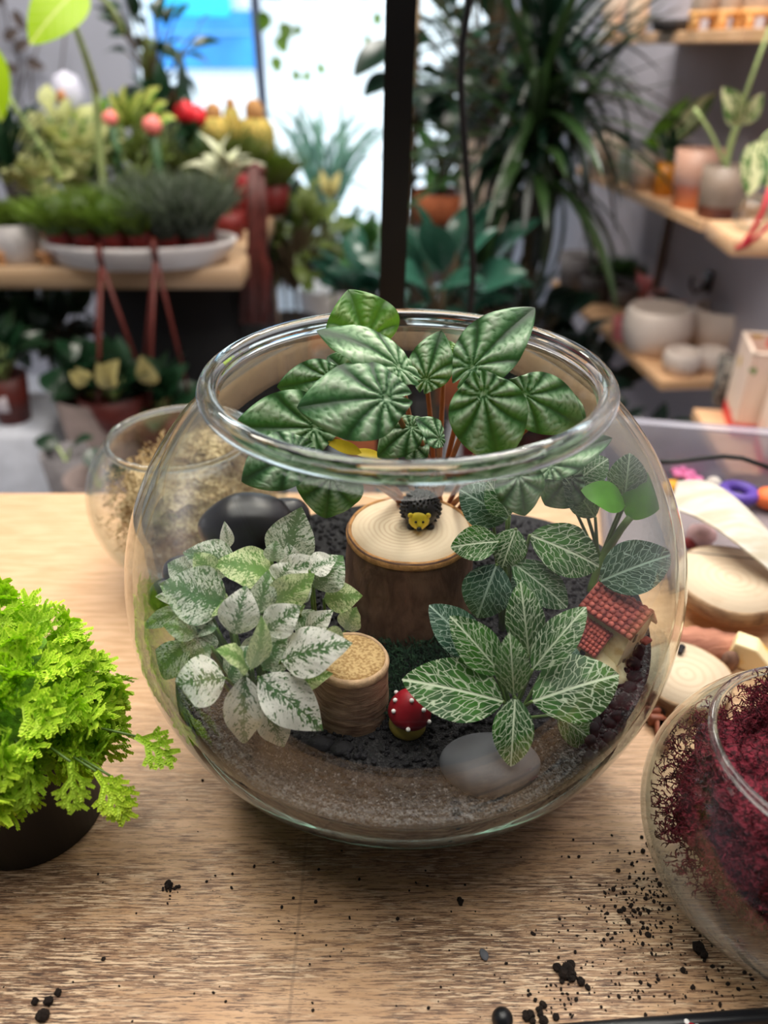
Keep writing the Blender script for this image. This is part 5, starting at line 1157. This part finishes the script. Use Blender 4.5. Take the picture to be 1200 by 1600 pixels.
rb = thing('rubber_plant', 'rubber plant with big dark leaves just behind the black pole', 'plant', (P(630, 200, 1.9).x, 1.9, FZ)); base = Vector((P(650, 200, 1.9).x, 1.9, FZ))
m = MB(); m.lathe([(.10, 0), (.13, .26), (.12, .26), (.115, .22), (.0005, .22)], base, 32); m.build('pot', CHAR, rb); m = MB(); m.tube([base + Vector((0, 0, .2)), base + Vector((-.01, 0, .8)), base + Vector((.0, 0, 1.7))], .010, 7); m.build('trunk', BSTEM, rb)
for (px, py, tx, ty) in ((622, 65, 552, 122), (622, 118, 568, 152), (640, 130, 700, 205), (640, 190, 700, 160), (640, 230, 600, 250), (650, 60, 700, 30), (660, 170, 720, 130), (640, 280, 690, 240)):
    A_, B_ = P(px, py, 1.9), P(tx, ty, 1.8); place(ltr, 'leaf', rb, frame(A_, B_-A_, (0, -.6, .9), (B_-A_).length/.2)); m = MB(); m.tube([Vector((base.x, base.y, A_.z-.05)), A_], .004, 5, False); m.build('petiole', BSTEM, rb)
ltu = leaf_template('umb', .11, .026, prof_ovate, DEEP, 8, 4, arch=.12, cup=.2)
bush('umbrella_tree', 'tall leafy umbrella tree by the window right of the pole', P(765, 60, 2.5), 110, ltu, .11, .34, 31, 1.0, (.15, .3, TERR), sr=.003)
bush('umbrella_tree', 'second umbrella tree against the wall beside the window', P(770, 170, 2.9), 130, ltu, .11, .32, 32, 1.1, (.15, .3, CHAR), sr=.003)
bush('window_plant', 'bright green plant in a wide terracotta pot by the window', P(690, 245, 2.7), 60, ltm, .09, .17, 33, .9, None, zb=P(690, 330, 2.7).z)
p = P(688, 345, 2.7); hh_ = P(688, 298, 2.7).z - p.z; potted('terracotta_planter', 'wide terracotta planter on a stand right of the pole', 'planter', p, 52*tt(688, 320, 2.7), hh_, TERR, .85)
m = MB(); m.box((p.x, p.y, (FZ+p.z)/2), (.30, .30, p.z-FZ-.004), None, .01); tag(m.build('plant_stand', CHAR), 'dark plant stand under the wide terracotta planter', 'stand')
p = P(765, 300, 2.55); m = MB(); m.box((p.x, p.y+.12, (FZ+p.z+.20)/2), (.20, .22, p.z+.20-FZ), None, .012); tag(m.build('tall_planter', CREP), 'tall square cream planter behind the cable', 'planter')
ltc = leaf_template('cal', .22, .050, prof_ovate, BLUEG, 10, 6, arch=.12, cup=.2)
bush('broad_leaved_plant', 'broad leaved blue green plant right of the pole near the table', P(685, 450, 1.40), 40, ltb, .13, .15, 34, .8, (.11, .22, BP), zb=FZ); bush('broad_leaved_plant', 'low broad leaved plant with arching leaves left of the pole', P(585, 455, 1.9), 40, ltb, .13, .14, 35, .7, (.11, .22, TERR))
bush('window_plant', 'bushy blue green plant low in front of the window', P(575, 405, 2.6), 80, ltm, .09, .20, 36, .7, (.14, .26, CHAR)); bush('window_plant', 'olive leafed bushy plant beside the display table end', P(455, 375, 2.1), 110, lto, .08, .20, 37, .9, (.12, .24, CHAR)); bush('window_plant', 'dark bushy plant behind the display table end', P(440, 375, 2.9), 70, ltd, .10, .20, 38, .9, (.14, .26, CHAR))
bush('window_plant', 'small leaved green bush at the foot of the window', P(540, 375, 3.6), 60, ltm, .1, .26, 39, .7, (.14, .26, WHP))
lp = leaf_template('palm', .42, .010, prof_strap, LG('pale_palm_leaf', (130, 178, 160), rough=.3), 8, 2, arch=.22); pl_ = thing('parlour_palm', 'feathery pale palm against the bright window left of the pole', 'plant', (P(500, 260, 3.3).x, 3.3, FZ)); base = Vector((P(500, 260, 3.3).x, 3.3, FZ)); m = MB(); m.lathe([(.1, 0), (.14, .3), (.13, .3), (.0005, .26)], base, 28); m.build('pot', WHP, pl_); add_leaves(pl_, P(505, 330, 3.3), 60, lp, .42, 1, .55, .25, 40, .12, GSTEM, .004, minz=-.1)
p = PZ(510, 470, FZ); p = Vector((P(510, 450, 2.8).x, 2.8, FZ)); t = potted('terracotta_pot', 'plain terracotta pot on the floor in the gap left of the pole', 'pot', p, 32*tt(510, 440, 2.8), .26, TERR, .8)
lv = leaf_template('yellowing', .10, .018, prof_ovate, CREAMY, 8, 4, arch=.2, cup=.3); yt = thing('young_plant', 'yellowish young shoot rising before the window', 'plant', P(515, 310, 2.5)); A_ = P(515, 310, 2.5)
for (tx, ty) in ((503, 270), (530, 272)): place(lv, 'leaf', yt, frame(A_, P(tx, ty, 2.5)-A_, (0, -1, .3), 1)); 
m = MB(); m.tube([A_ + Vector((0, 0, .01)), Vector((A_.x, A_.y, FZ+.25))], .004, 6); m.build('stem', GSTEM, yt); m = MB(); m.lathe([(.06, 0), (.09, .25), (.08, .25), (.0005, .2)], Vector((A_.x, A_.y, FZ)), 24); m.build('pot', CHAR, yt)
# hanging vine in front of the window
hv = thing('hanging_vine', 'hanging vine with a few small bright leaves in front of the window', 'plant', P(420, -140, 3.4)); lvn = leaf_template('vine', .10, .04, prof_heart, FRESH, 8, 6, arch=.05)
for i, (px, py) in enumerate(((437, 55), (444, 35), (430, 88), (460, 110), (482, 112), (468, 40), (575, 55), (498, 100), (415, 18), (590, 20))):
    A_ = P(px, py, 3.4); place(lvn, 'leaf', hv, frame(A_, (rnd.uniform(-.5, .5), -.2, -1), (rnd.uniform(-.6, .6), -1, .2), rnd.uniform(.4, .8))); m = MB(); m.tube([A_, P(px-3, py-60, 3.42), P(px, -160, 3.4)], .0022, 4); m.build('vine_stem', GSTEM, hv)
for i, (px, lab) in enumerate(((425, 'left'), (485, 'middle'), (565, 'right'))):
    p = P(px, -2, 3.3); potted('hanging_pot', 'dark hanging pot at the top of the window, %s one' % lab, 'pot', p, .05, .10, CHAR, .8); q = bpy.data.objects['hanging_pot' + ('.%03d' % i if i else '')]; m = MB(); m.tube([p + Vector((0, 0, .08)), Vector((p.x, p.y, 1.8))], .003, 5); m.build('cord', POLE, q)
# ------------------------------------------------------------------ display table at the left
ze = P(200, 418, 1.32).z; yf = 1.32; xr = P(376, 430, yf).x
dt = thing('display_table', 'pine display table crowded with potted plants at the left', 'table', (xr-.75, yf+.4, FZ))
m = MB(); th_ = ze - P(200, 452, yf).z; m.box((xr-.80, yf+.40, ze-th_/2), (1.6, .80, th_), None, .003); m.build('tabletop', PINE_GREY, dt)
xc = P(150, 520, yf+.12).x
for (x, y) in ((xr-.06, yf+.74), (xr-1.5, yf+.74), (xr-1.5, yf+.06)):
    m = MB(); m.box((x, y, (FZ+ze-th_)/2), (.06, .06, ze-th_-FZ), None, .003); m.build('leg', PINE_GREY, dt)
cb = thing('black_cabinet', 'black cabinet standing under the display table', 'cabinet', ((xc+xr-.03)/2, yf+.42, FZ)); m = MB(); BCAB = M('black_cabinet_board', (9, 9, 11), .6, .2, 20)
m.box(((xc+xr-.03)/2, yf+.44, (FZ+ze-th_-.01)/2), (xr-.03-xc, .56, ze-th_-.012-FZ), None, .004); m.build('carcass', BCAB, cb)
m = MB(); m.box(((xc+xr-.03)/2, yf+.152, (FZ+ze-th_-.01)/2), (xr-.07-xc, .016, ze-th_-.06-FZ), None, .003); m.build('door', BCAB, cb)
def on_table(px, py): return PZ(px, py, ze)
# oval planter with small red pots
a, b_ = P(100, 400, yf+.16), P(386, 400, yf+.16); cx = (a.x+b_.x)/2; rx = (b_.x-a.x)/2; ry = .115; pc_ = Vector((cx, yf-.058+ry, ze)); ph = P(240, 390, yf-.058).z - ze
ov = thing('oval_planter', 'long white oval planter tray holding little red pots', 'planter', pc_)
m = MB(); sq = lambda q, a: Vector((q.x, q.y*ry/rx, q.z)); m.lathe([(rx*.80, 0), (rx*.86, ph*.08), (rx*.98, ph*.8), (rx, ph), (rx*.96, ph), (rx*.93, ph*.7), (rx*.8, ph*.12), (.0005, ph*.10)], pc_, 64, fn=sq); m.build('tray', WHP, ov)
GRN1 = LG('moss_green_blade', (104, 132, 40)); GRN2 = LG('grey_green_blade', (92, 104, 84)); k = 0
for row, (yy, xs) in enumerate(((-.045, (-.78, -.5, -.2, .1, .40, .68)), (.045, (-.62, -.3, .02, .34, .66)))):
    for xi in xs:
        green = xi < .18 if row == 0 else xi < -.25
        bpos = pc_ + Vector((xi*rx*.92, yy*(1-abs(xi)*.2), ph*.45)); r = .036
        t = thing('potted_succulent', ('mossy green' if green else 'grey spiky') + ' plant in dark red pot, %s in %s row of oval planter' % (('leftmost', 'second', 'third', 'fourth', 'fifth', 'sixth')[k % 6 if row == 0 else (k-6) % 6], 'front' if row == 0 else 'back'), 'plant', bpos, 'little red pots in the oval planter')
        m = MB(); m.lathe([(r*.75, 0), (r, .062), (r*.92, .062), (r*.88, .05), (.0005, .05)], bpos, 24); m.build('pot', DRED, t)
        mm_ = MB(); mm_.ball(bpos + Vector((0, 0, .075)), (.044, .044, .044 if green else .056), 3, lambda q, v: q*(1+.25*noise.noise(v*4))); mm_.build('mound', LG('mound_green', (70, 96, 28)) if green else LG('mound_grey', (66, 76, 62)), t)
        tuft(t, bpos + Vector((0, 0, .062)), 300, .078 if green else .110, .044, GRN1 if green else GRN2, k+50, .0022, .9); k += 1
# white pot with grass at the far left
p = on_table(25, 414); r = 40*tt(25, 400, p.y); h = P(25, 352, p.y).z - ze; t = potted('white_pot', 'white pot of short green grass at the left end of the display table', 'plant', (p.x, p.y+r*.7, ze), r, h, WHP, .75); tuft(t, Vector((p.x, p.y+r*.7, ze+h*.86)), 700, .06, r*.85, GRN1, 71, .0022, .3)
# little wooden stands
def star(label, px, py):
    p = on_table(px, py); t = thing('tealight_holder', label, 'holder', p); TW = M('warm_wood', (224, 168, 116), .4, .15, 40); m = MB(); m.lathe([(.010, 0), (.016, .006), (.008, .012), (.020, .020), (.022, .026), (.016, .026), (.0005, .022)], p, 20); m.build('cup', TW, t); m = MB(); m.lathe([(.012, .024), (.012, .036), (.0005, .037)], p, 16); m.build('candle', CREP, t)
star('small warm wooden tealight holder between the white pot and the oval planter', 75, 412); star('small wooden tealight holder at the left edge in front of the white pot', 6, 412)
# pale plants behind
def table_plant(name, label, px, py, Y, pot, n, lt, L, rad, seed, stem=GSTEM, **kw):
    q = P(px, py, Y); base = Vector((q.x, q.y, ze)); t = thing(name, label, 'plant', base); r, h, mt = pot; m = MB(); m.lathe([(r*.75, 0), (r, h), (r*.92, h), (r*.88, h*.85), (.0005, h*.85)], base, 28); m.build('pot', mt, t)
    add_leaves(t, q, n, lt, L, 1, kw.pop('up', .3), .3, seed, rad, stem, .002, **kw); return t, base
lpale = leaf_template('pale', .055, .020, prof_ovate, PALEL, 8, 4, arch=.1, cup=.15); lpale2 = leaf_template('palegreen', .055, .020, prof_ovate, FRESH, 8, 4, arch=.1, cup=.15)
table_plant('arrowhead_plant', 'pale cream leafed bushy plant behind the white pot', 105, 235, yf+.42, (.05, .08, WHP), 90, lpale, .055, .125, 61); table_plant('arrowhead_plant', 'fresh green leafy plant mixed behind the pale bushy one', 140, 250, yf+.52, (.05, .08, CHAR), 70, lpale2, .055, .13, 62)
table_plant('arrowhead_plant', 'small pale leafed plant low at the left behind the grass pot', 62, 285, yf+.30, (.04, .06, TERR), 34, lpale, .045, .055, 63)
lspi = leaf_template('spiky', .16, .006, prof_strap, DEEP, 6, 2, arch=.1); table_plant('spiky_plant', 'dark spiky plant at the left edge of the display table', 10, 270, yf+.30, (.05, .08, CHAR), 50, lspi, .16, .03, 64, up=.8)
ldk = leaf_template('dkt', .09, .022, prof_ovate, DEEP, 8, 4, arch=.1, cup=.2); table_plant('leafy_plant', 'dark leafy plant behind the pale bushy plant at the left edge', 20, 230, yf+.62, (.05, .1, CHAR), 46, ldk, .09, .10, 65); table_plant('leafy_plant', 'dark leafy plant in the middle of the display table', 255, 220, yf+.55, (.05, .1, CHAR), 60, ldk, .09, .13, 66)
table_plant('leafy_plant', 'olive leafed plant behind the grey spiky plants', 215, 260, yf+.42, (.045, .07, TERR), 60, leaf_template('olt', .05, .014, prof_ovate, OLIVE, 6, 4), .05, .09, 67)
# dieffenbachia
q = P(210, 175, yf+.5); df = thing('dumb_cane', 'dumb cane with yellow centred leaves at the back of the display table', 'plant', (q.x, q.y, ze)); ldf = leaf_template('dief', .17, .034, prof_ovate, VARL, 10, 6, arch=.12, cup=.25)
for (tx, ty) in ((172, 140), (250, 135), (262, 160), (195, 132), (225, 142), (178, 165), (276, 185)):
    B_ = P(tx, ty, yf+.44); A_ = P(205+(tx-205)*.15, 200, yf+.5); place(ldf, 'leaf', df, frame(A_, B_-A_, (0, -.8, .6), (B_-A_).length/.17))
m = MB(); m.tube([Vector((q.x, q.y, ze+.06)), P(207, 200, yf+.5)], .006, 7); m.build('stem', GSTEM, df); m = MB(); m.lathe([(.04, 0), (.055, .09), (.05, .09), (.0005, .075)], (q.x, q.y, ze), 24); m.build('pot', CHAR, df)
# grafted cacti
PKB = M('pink_cactus_ball', (236, 130, 124), .5, .12, 60, .2); REDB = M('red_cactus_ball', (226, 40, 52), .5, .12, 60, .2); CACT = LG('cactus_green', (62, 96, 60))
def grafted(label, px, py, Y, r, mat):
    q = P(px, py, Y); t = thing('grafted_cactus', label, 'plant', (q.x, q.y, ze)); m = MB(); m.ball(q, r, 3, lambda w_, v: w_*(1+.10*math.cos(9*math.atan2(v.y, v.x)))); m.build('coloured_ball', mat, t)
    m = MB(); m.tube([Vector((q.x, q.y, ze+.04)), q - Vector((0, 0, r*.6))], [.014, .012], 6); m.build('stalk', CACT, t); m = MB(); m.lathe([(.025, 0), (.034, .055), (.03, .055), (.0005, .046)], (q.x, q.y, ze), 20); m.build('pot', DRED, t)
grafted('pink balled grafted cactus left of the dumb cane', 172, 185, yf+.38, .018, PKB); grafted('pink balled grafted cactus right of the dumb cane', 238, 196, yf+.36, .022, PKB); 
for i_, (px, py, w_) in enumerate(((288, 176, 'left'), (306, 182, 'right'))): grafted('red grafted cactus under the tall cactus spike, %s of two' % w_, px, py, yf+.52, .026, REDB)
# plant in black pot with trunk, on the window side
q = P(244, 172, yf+.95); t = potted('black_pot_plant', 'small euphorbia tree in a black pot behind the display table', 'plant', (q.x, q.y, ze), 42*tt(244, 160, q.y), P(244, 134, q.y).z-ze, BP, .8); c = P(234, 60, yf+.95); m = MB(); m.tube([P(232, 140, yf+.95), P(231, 90, yf+.95), c], .020, 8); m.build('trunk', OLIVE, t)
m = MB(); m.box((q.x, q.y+.1, (FZ+ze)/2-.002), (.34, .34, ze-FZ-.004), None, .01); tag(m.build('plant_stand', PINE_GREY), 'square plant stand behind the display table', 'stand')
add_leaves(t, c, 24, ldk, .09, 1, .2, .4, 72, .18, BSTEM, .003)
cs = thing('column_cactus', 'slender dark column cactus against the bright window', 'plant', (P(288, 170, yf+.72).x, yf+.72, ze)); b_ = cs.location.copy(); m = MB(); m.tube([b_ + Vector((0, 0, .05)), P(288, 172, yf+.72), P(285, 120, yf+.72), P(281, 78, yf+.72)], [.03, .028, .015, .004], 8); m.build('column', LG('cactus_dark', (26, 46, 36)), cs); m = MB(); m.lathe([(.035, 0), (.048, .07), (.044, .07), (.0005, .06)], b_, 24); m.build('pot', BP, cs)
# brown wooly cacti with yellow crowns
WOOL = two_tone('brown_wool', (150, 104, 62), (196, 150, 96), .4, .65, 90, .9, .4); GOLD = two_tone('golden_cactus', (196, 168, 84), (130, 128, 60), .4, .65, 60, .8, .3)
def wooly(label, px, py, top, w, Y):
    q = P(px, py, Y); hh = P(px, top, Y).z - q.z; t = thing('wooly_cactus', label, 'plant', (q.x, q.y, ze)); r = w*tt(px, py, Y)/2; m = MB(); m.lathe([(r*.9, 0), (r, hh*.3), (r*.95, hh*.7), (r*.5, hh*.95), (.0005, hh)], q, 20, fn=lambda v, a: Vector((v.x*(1+.08*math.cos(10*a)), v.y*(1+.08*math.cos(10*a)), v.z))); m.build('brown_crown', WOOL, t)
    R2 = r*2.0; m = MB(); m.lathe([(R2*.5, ze+.05-q.z), (R2*.9, (ze-q.z)*.4), (R2, -.02), (R2*.7, .01), (.0005, .015)], q, 24, fn=lambda v, a: Vector((v.x*(1+.06*math.cos(14*a)), v.y*(1+.06*math.cos(14*a)), v.z))); m.build('golden_body', GOLD, t); m = MB(); m.lathe([(R2*.6, 0), (R2*.8, .06), (R2*.7, .06), (.0005, .05)], (q.x, q.y, ze), 20); m.build('pot', DRED, t)
wooly('wooly brown topped cactus, left of three before the window', 335, 190, 160, 24, yf+.62); wooly('thin round topped brown cactus, middle of three before the window', 361, 176, 152, 14, yf+.66); wooly('broad wooly brown cactus, right of three before the window', 399, 192, 154, 28, yf+.66)
for i, (px, py, Y, mt_, n_, L_) in enumerate(((320, 262, yf+.50, OLIVE, 500, .11), (365, 250, yf+.55, OLIVE, 600, .12), (405, 262, yf+.60, GRN1, 500, .10), (425, 265, yf+.62, OLIVE, 400, .09))):
    q = P(px, py, Y); t = thing('tufted_plant', 'tufted olive grass plant behind the oval planter, %s from the left' % ('first', 'second', 'third', 'fourth')[i], 'plant', (q.x, q.y, ze)); m = MB(); m.lathe([(.035, 0), (.048, .08), (.044, .08), (.0005, .07)], (q.x, q.y, ze), 22); m.build('pot', DRED, t); mm_ = MB(); mm_.ball((q.x, q.y, (ze+.08+q.z)/2), (.05, .05, max(.03, (q.z-ze-.05)/2)), 3, lambda v_, v: v_*(1+.2*noise.noise(v*3))); mm_.build('mound', LG('mound_olive', (84, 92, 44)), t); tuft(t, Vector((q.x, q.y, q.z-.03)), n_, L_, .05, mt_, 90+i, .002, .8)
lst = leaf_template('starleaf', .10, .014, prof_ovate, LG('pale_grey_leaf', (186, 190, 160)), 8, 4, arch=.25); q = P(352, 285, yf+.30); t = thing('silver_plant', 'pale silvery rosette above the grey green plants at the planter end', 'plant', (q.x, q.y, ze)); add_leaves(t, q, 14, lst, .10, 1, .3, .2, 97, .02, GSTEM, .003, minz=-.1); m = MB(); m.tube([Vector((q.x, q.y, ze+.05)), q], .006, 6); m.build('stalk', GSTEM, t); m = MB(); m.lathe([(.03, 0), (.04, .06), (.036, .06), (.0005, .05)], (q.x, q.y, ze), 20); m.build('pot', DRED, t)
q = on_table(388, 318); potted('red_pot', 'red pot at the right end of the display table', 'pot', P(388, 290, yf+.42).xy.to_3d() + Vector((0, 0, ze)), .036, P(388, 256, yf+.42).z-ze, M('red_pot_plastic', (140, 28, 36), .4, .15), .8)
# white figurine
q = P(112, 175, yf+.62); fg = thing('white_ornament', 'pale rounded glass ornament behind the pale bushy plant', 'ornament', (q.x, q.y, ze)); m = MB(); m.lathe([(.03, ze-q.z), (.014, (ze-q.z)*.7), (.014, -.01), (.034, .01), (.042, .045), (.030, .085), (.0005, .098)], q, 28); m.build('body', M('pearly_glass', (206, 206, 224), .2, .1, 20), fg); m = MB(); m.ball(q + Vector((-.004, -.034, .035)), (.016, .012, .022), 3); m.build('copper_inset', COPP, fg)
# big lime leaf and its stems
al = thing('elephant_ear', 'elephant ear with one big lime leaf hanging at the upper left', 'plant', (P(160, 300, yf+.30).x, yf+.30, ze))
g = G('lime_elephant_leaf'); uvn = g.n('UVMap'); sx = g.n('SeparateXYZ'); g.t.links.new(uvn.outputs[0], sx.inputs[0]); ax = g.ma('ABSOLUTE', g.ma('MULTIPLY_ADD', sx.outputs[0], 2, -1)); sv = g.ma('ABSOLUTE', g.ma('SUBTRACT', g.ma('FRACT', g.ma('MULTIPLY', g.ma('SUBTRACT', sx.outputs[1], g.ma('MULTIPLY', ax, .4)), 6)), .5)); kk = g.ma('MAXIMUM', g.step(ax, .07, .02), g.ma('MULTIPLY', g.step(sv, .07, .02), .5))
ELE = g.principled(g.mix(kk, g.mix(g.noise(g.obj(), 14, 3), S(150, 200, 8), S(186, 222, 30)), S(226, 236, 140)), .4, transl=(.4, S(190, 226, 20)))
le = leaf_template('eleph', .20, .062, prof_heart, ELE, 14, 10, arch=.06, cup=.12)
A_, B_ = P(128, -22, yf-.10), P(48, 68, yf-.16); place(le, 'leaf', al, frame(A_, B_-A_, (.25, -.9, .5), (B_-A_).length/.20*1.02))
m = MB(); m.tube(bez(P(112, 30, yf-.08), P(130, 70, yf), P(150, 142, yf+.25), 8), [.005+.0005*i for i in range(9)], 8); m.build('stem', GSTEM, al); m = MB(); m.tube(bez(P(150, 142, yf+.25), P(152, 200, yf+.28), Vector((al.location.x, al.location.y, ze+.06)), 6), .009, 8); m.build('stem', GSTEM, al)
m = MB(); m.tube([P(4, 138, yf+.25), P(30, 180, yf+.28), P(54, 215, yf+.3), P(110, 300, yf+.3)], [.006, .007, .008, .009], 8); m.build('stem', GSTEM, al); m = MB(); m.tube(bez(P(150, -10, yf+.2), P(178, 10, yf+.25), P(192, 50, yf+.3), 6), .006, 7); m.build('stem', GSTEM, al)
A_, B_ = P(-40, 60, yf+.2), P(2, 190, yf+.2); place(le, 'leaf', al, frame(A_, B_-A_, (.3, -.9, .3), (B_-A_).length/.20)); m = MB(); m.lathe([(.05, 0), (.07, .10), (.064, .10), (.0005, .085)], al.location, 24); m.build('pot', CHAR, al)
# thin wires with dry leaves on the pier
dr = thing('dry_vine', 'thin dry vine hanging on the grey pier at the upper left', 'plant', P(20, 60, 2.80)); DRY = M('dry_brown', (84, 74, 70), .8, .3, 30); ldr = leaf_template('dry', .06, .016, prof_ovate, DRY, 6, 4)
for pts in (((5, 0), (12, 40), (30, 90), (25, 150)), ((60, 70), (48, 110), (52, 160)), ((103, 40), (98, 90), (92, 150)), ((20, 75), (40, 110), (28, 150), (40, 180))):
    m = MB(); m.tube([P(x, y, 2.86) for x, y in pts], .003, 5); m.build('vine_stem', DRY, dr)
for (px, py) in ((20, 15), (22, 78), (6, 62), (40, 95), (30, 108), (5, 10)): place(ldr, 'leaf', dr, frame(P(px, py, 2.84), (rnd.uniform(-1, 1), 0, rnd.uniform(-1, .4)), (0, -1, .2), 1.2))
# ---- hanging pots with red straps under the table edge
def straps(t, top, pts, w=.0045):
    for q in pts:
        m = MB(); m.tube([top, (top*.5+q*.5), q], w, 6); m.build('strap', RUST, t)
lcr = leaf_template('crm', .11, .030, prof_ovate, CREAMY, 8, 6, arch=.12, cup=.25); lgr = leaf_template('dkg2', .10, .03, prof_ovate, DEEP, 8, 4, arch=.1)
def hanging(label, px_top, top_y, pot_px_, pot_y, Y, seed, cream):
    tp = P(px_top, top_y, yf-.068); q = P(pot_px_, pot_y, Y); r = .075; t = thing('hanging_basket', label, 'plant', q)
    m = MB(); m.lathe([(r*.6, -.10), (r*.85, -.06), (r, 0), (r*.93, 0), (r*.85, -.02), (.0005, -.02)], q, 30); m.build('pot', RUST, t)
    straps(t, tp - Vector((0, 0, .02)), [q + Vector((r*.95*math.cos(a), r*.95*math.sin(a), -.004)) for a in (.4, 2.5, 4.6)])
    m = MB(); m.tube([tp - Vector((0, 0, .03)), tp + Vector((0, -.004, .0)), tp + Vector((-.002, .012, .010)), tp + Vector((-.002, .035, -.01))], .007, 6); m.build('hook', RUST, t)
    add_leaves(t, q + Vector((0, 0, .01)), 18, lgr, .1, 1, .2, .3, seed, .05, GSTEM, .0025, minz=-.1)
    for (tx, ty, bx_, by_) in cream: A_ = P(bx_, by_, Y-.08); B_ = P(tx, ty, Y-.11); place(lcr, 'leaf', t, frame(A_, B_-A_, (0, -.8, .5), (B_-A_).length/.11))
hanging('red hanging basket of cream variegated leaves below the table edge, left one', 155, 395, 175, 612, 1.18, 101, ((118, 574, 140, 592), (152, 566, 178, 606), (186, 562, 170, 600), (108, 580, 135, 600)))
hanging('red hanging basket of dark leaves below the table edge, right one', 240, 385, 250, 640, 1.22, 102, ((220, 555, 240, 600),))
# bundle of red hangers at the table end
hg = thing('hanger_bundle', 'bundle of rust red pot hangers hanging at the end of the display table', 'hangers', P(405, 300, yf+.15)); DKR = M('dark_rust_plastic', (72, 28, 21), .55, .2, 30)
for i in range(16):
    x = 388 + rnd.uniform(-4, 40); m = MB(); m.tube([P(396+rnd.uniform(-6, 12), 262, yf+.16), P(392+rnd.uniform(-4, 24), 330, yf+.14), P(x-4, 420, yf+.12), P(x+rnd.uniform(-10, 12), 505, yf+.12)], .0065, 5); m.build('strap', DKR if i % 3 else RUST, hg)
m = MB(); m.tube([P(380, 268, yf+.2), P(400, 258, yf+.17), P(412, 268, yf+.15)], .007, 6); m.build('hook', RUST, hg)
# ---- floor things at the left
p = P(20, 640, 1.25); t = thing('square_pot_plant', 'plant in a rust red pot with a pale label at the left edge', 'plant', (p.x, p.y, FZ)); zt_ = P(15, 585, 1.25).z; m = MB(); r = 30*tt(15, 600, 1.25)
zb_ = P(15, 655, 1.25).z
m.lathe([(r*.8, zb_), (r*1.15, zt_), (r*1.05, zt_), (r, zt_-.02), (.0005, zt_-.02)], (p.x, p.y, 0), 4 if False else 28); m.build('pot', RUST, t); m = MB(); m.box((p.x, p.y-r*.98, (zt_+zb_)/2), (r*.7, .003, (zt_-zb_)*.35), None, .0008); m.build('label', M('pale_label', (206, 196, 200), .6, .05), t)
add_leaves(t, Vector((p.x, p.y, zt_+.03)), 26, ldk, .09, 1, .5, .3, 111, .06, GSTEM, .003, minz=-.1)
m = MB(); m.box((p.x-.03, p.y+.04, (FZ+zb_)/2), (.24, .26, zb_-FZ-.002), None, .01); tag(m.build('low_stand', M('pale_stand', (190, 194, 204), .6, .08)), 'pale stand under the rust red labelled pot', 'stand')
lfl2 = leaf_template('floorleaf2', .06, .022, prof_heart, DEEP, 8, 6, arch=.1); lfl = leaf_template('floorleaf', .10, .040, prof_heart, DEEP, 8, 6, arch=.1)
def floor_pot(label, cx, top, w, Y, h, mat, n, lt_, seed):
    q = P(cx, top, Y); r = w*tt(cx, top, Y)/2; base = Vector((q.x, q.y, q.z-h)); t = thing('floor_pot', label, 'plant', base); m = MB(); m.lathe([(r*.7, 0), (r*.75, .01), (r, h), (r*.93, h), (r*.9, h*.88), (.0005, h*.87)], base, 36); m.build('pot', mat, t)
    if n: add_leaves(t, base + Vector((0, 0, h)), n, lt_, .1, 1, .25, .35, seed, r*.7, GSTEM, .003, minz=-.2)
    if base.z > FZ+.02: m = MB(); m.box((base.x, base.y, (FZ+base.z)/2), (r*1.9, r*1.9, base.z-FZ-.002), None, .01); m.build('crate', GRYP, t)
    return t
TAUP = M('taupe_pot', (122, 108, 104), .7, .12, 30, .1)
floor_pot('big taupe pot with leaves standing before the black cabinet', 150, 612, 125, 1.20, .40, TAUP, 20, lfl, 121); floor_pot('low grey pot in front of the big taupe pot', 100, 706, 74, .95, .24, GRYP, 2, lfl2, 122); floor_pot('dark taupe pot next to the bowl of beige moss', 150, 742, 100, .74, .30, TAUP, 2, lfl2, 123)
bush('floor_plant', 'leafy plant on the floor behind the display table legs', P(60, 490, 1.9), 60, lgr, .1, .20, 124, .8, (.12, .24, WHP)); bush('floor_plant', 'dark leafy plant on the floor at the left edge', P(0, 535, 1.75), 40, lgr, .1, .12, 125, .8, (.10, .2, WHP)); bush('floor_plant', 'small leafy plant on the floor beside the black cabinet', P(95, 520, 1.7), 26, lgr, .1, .10, 126, .8, (.09, .18, GRYP))
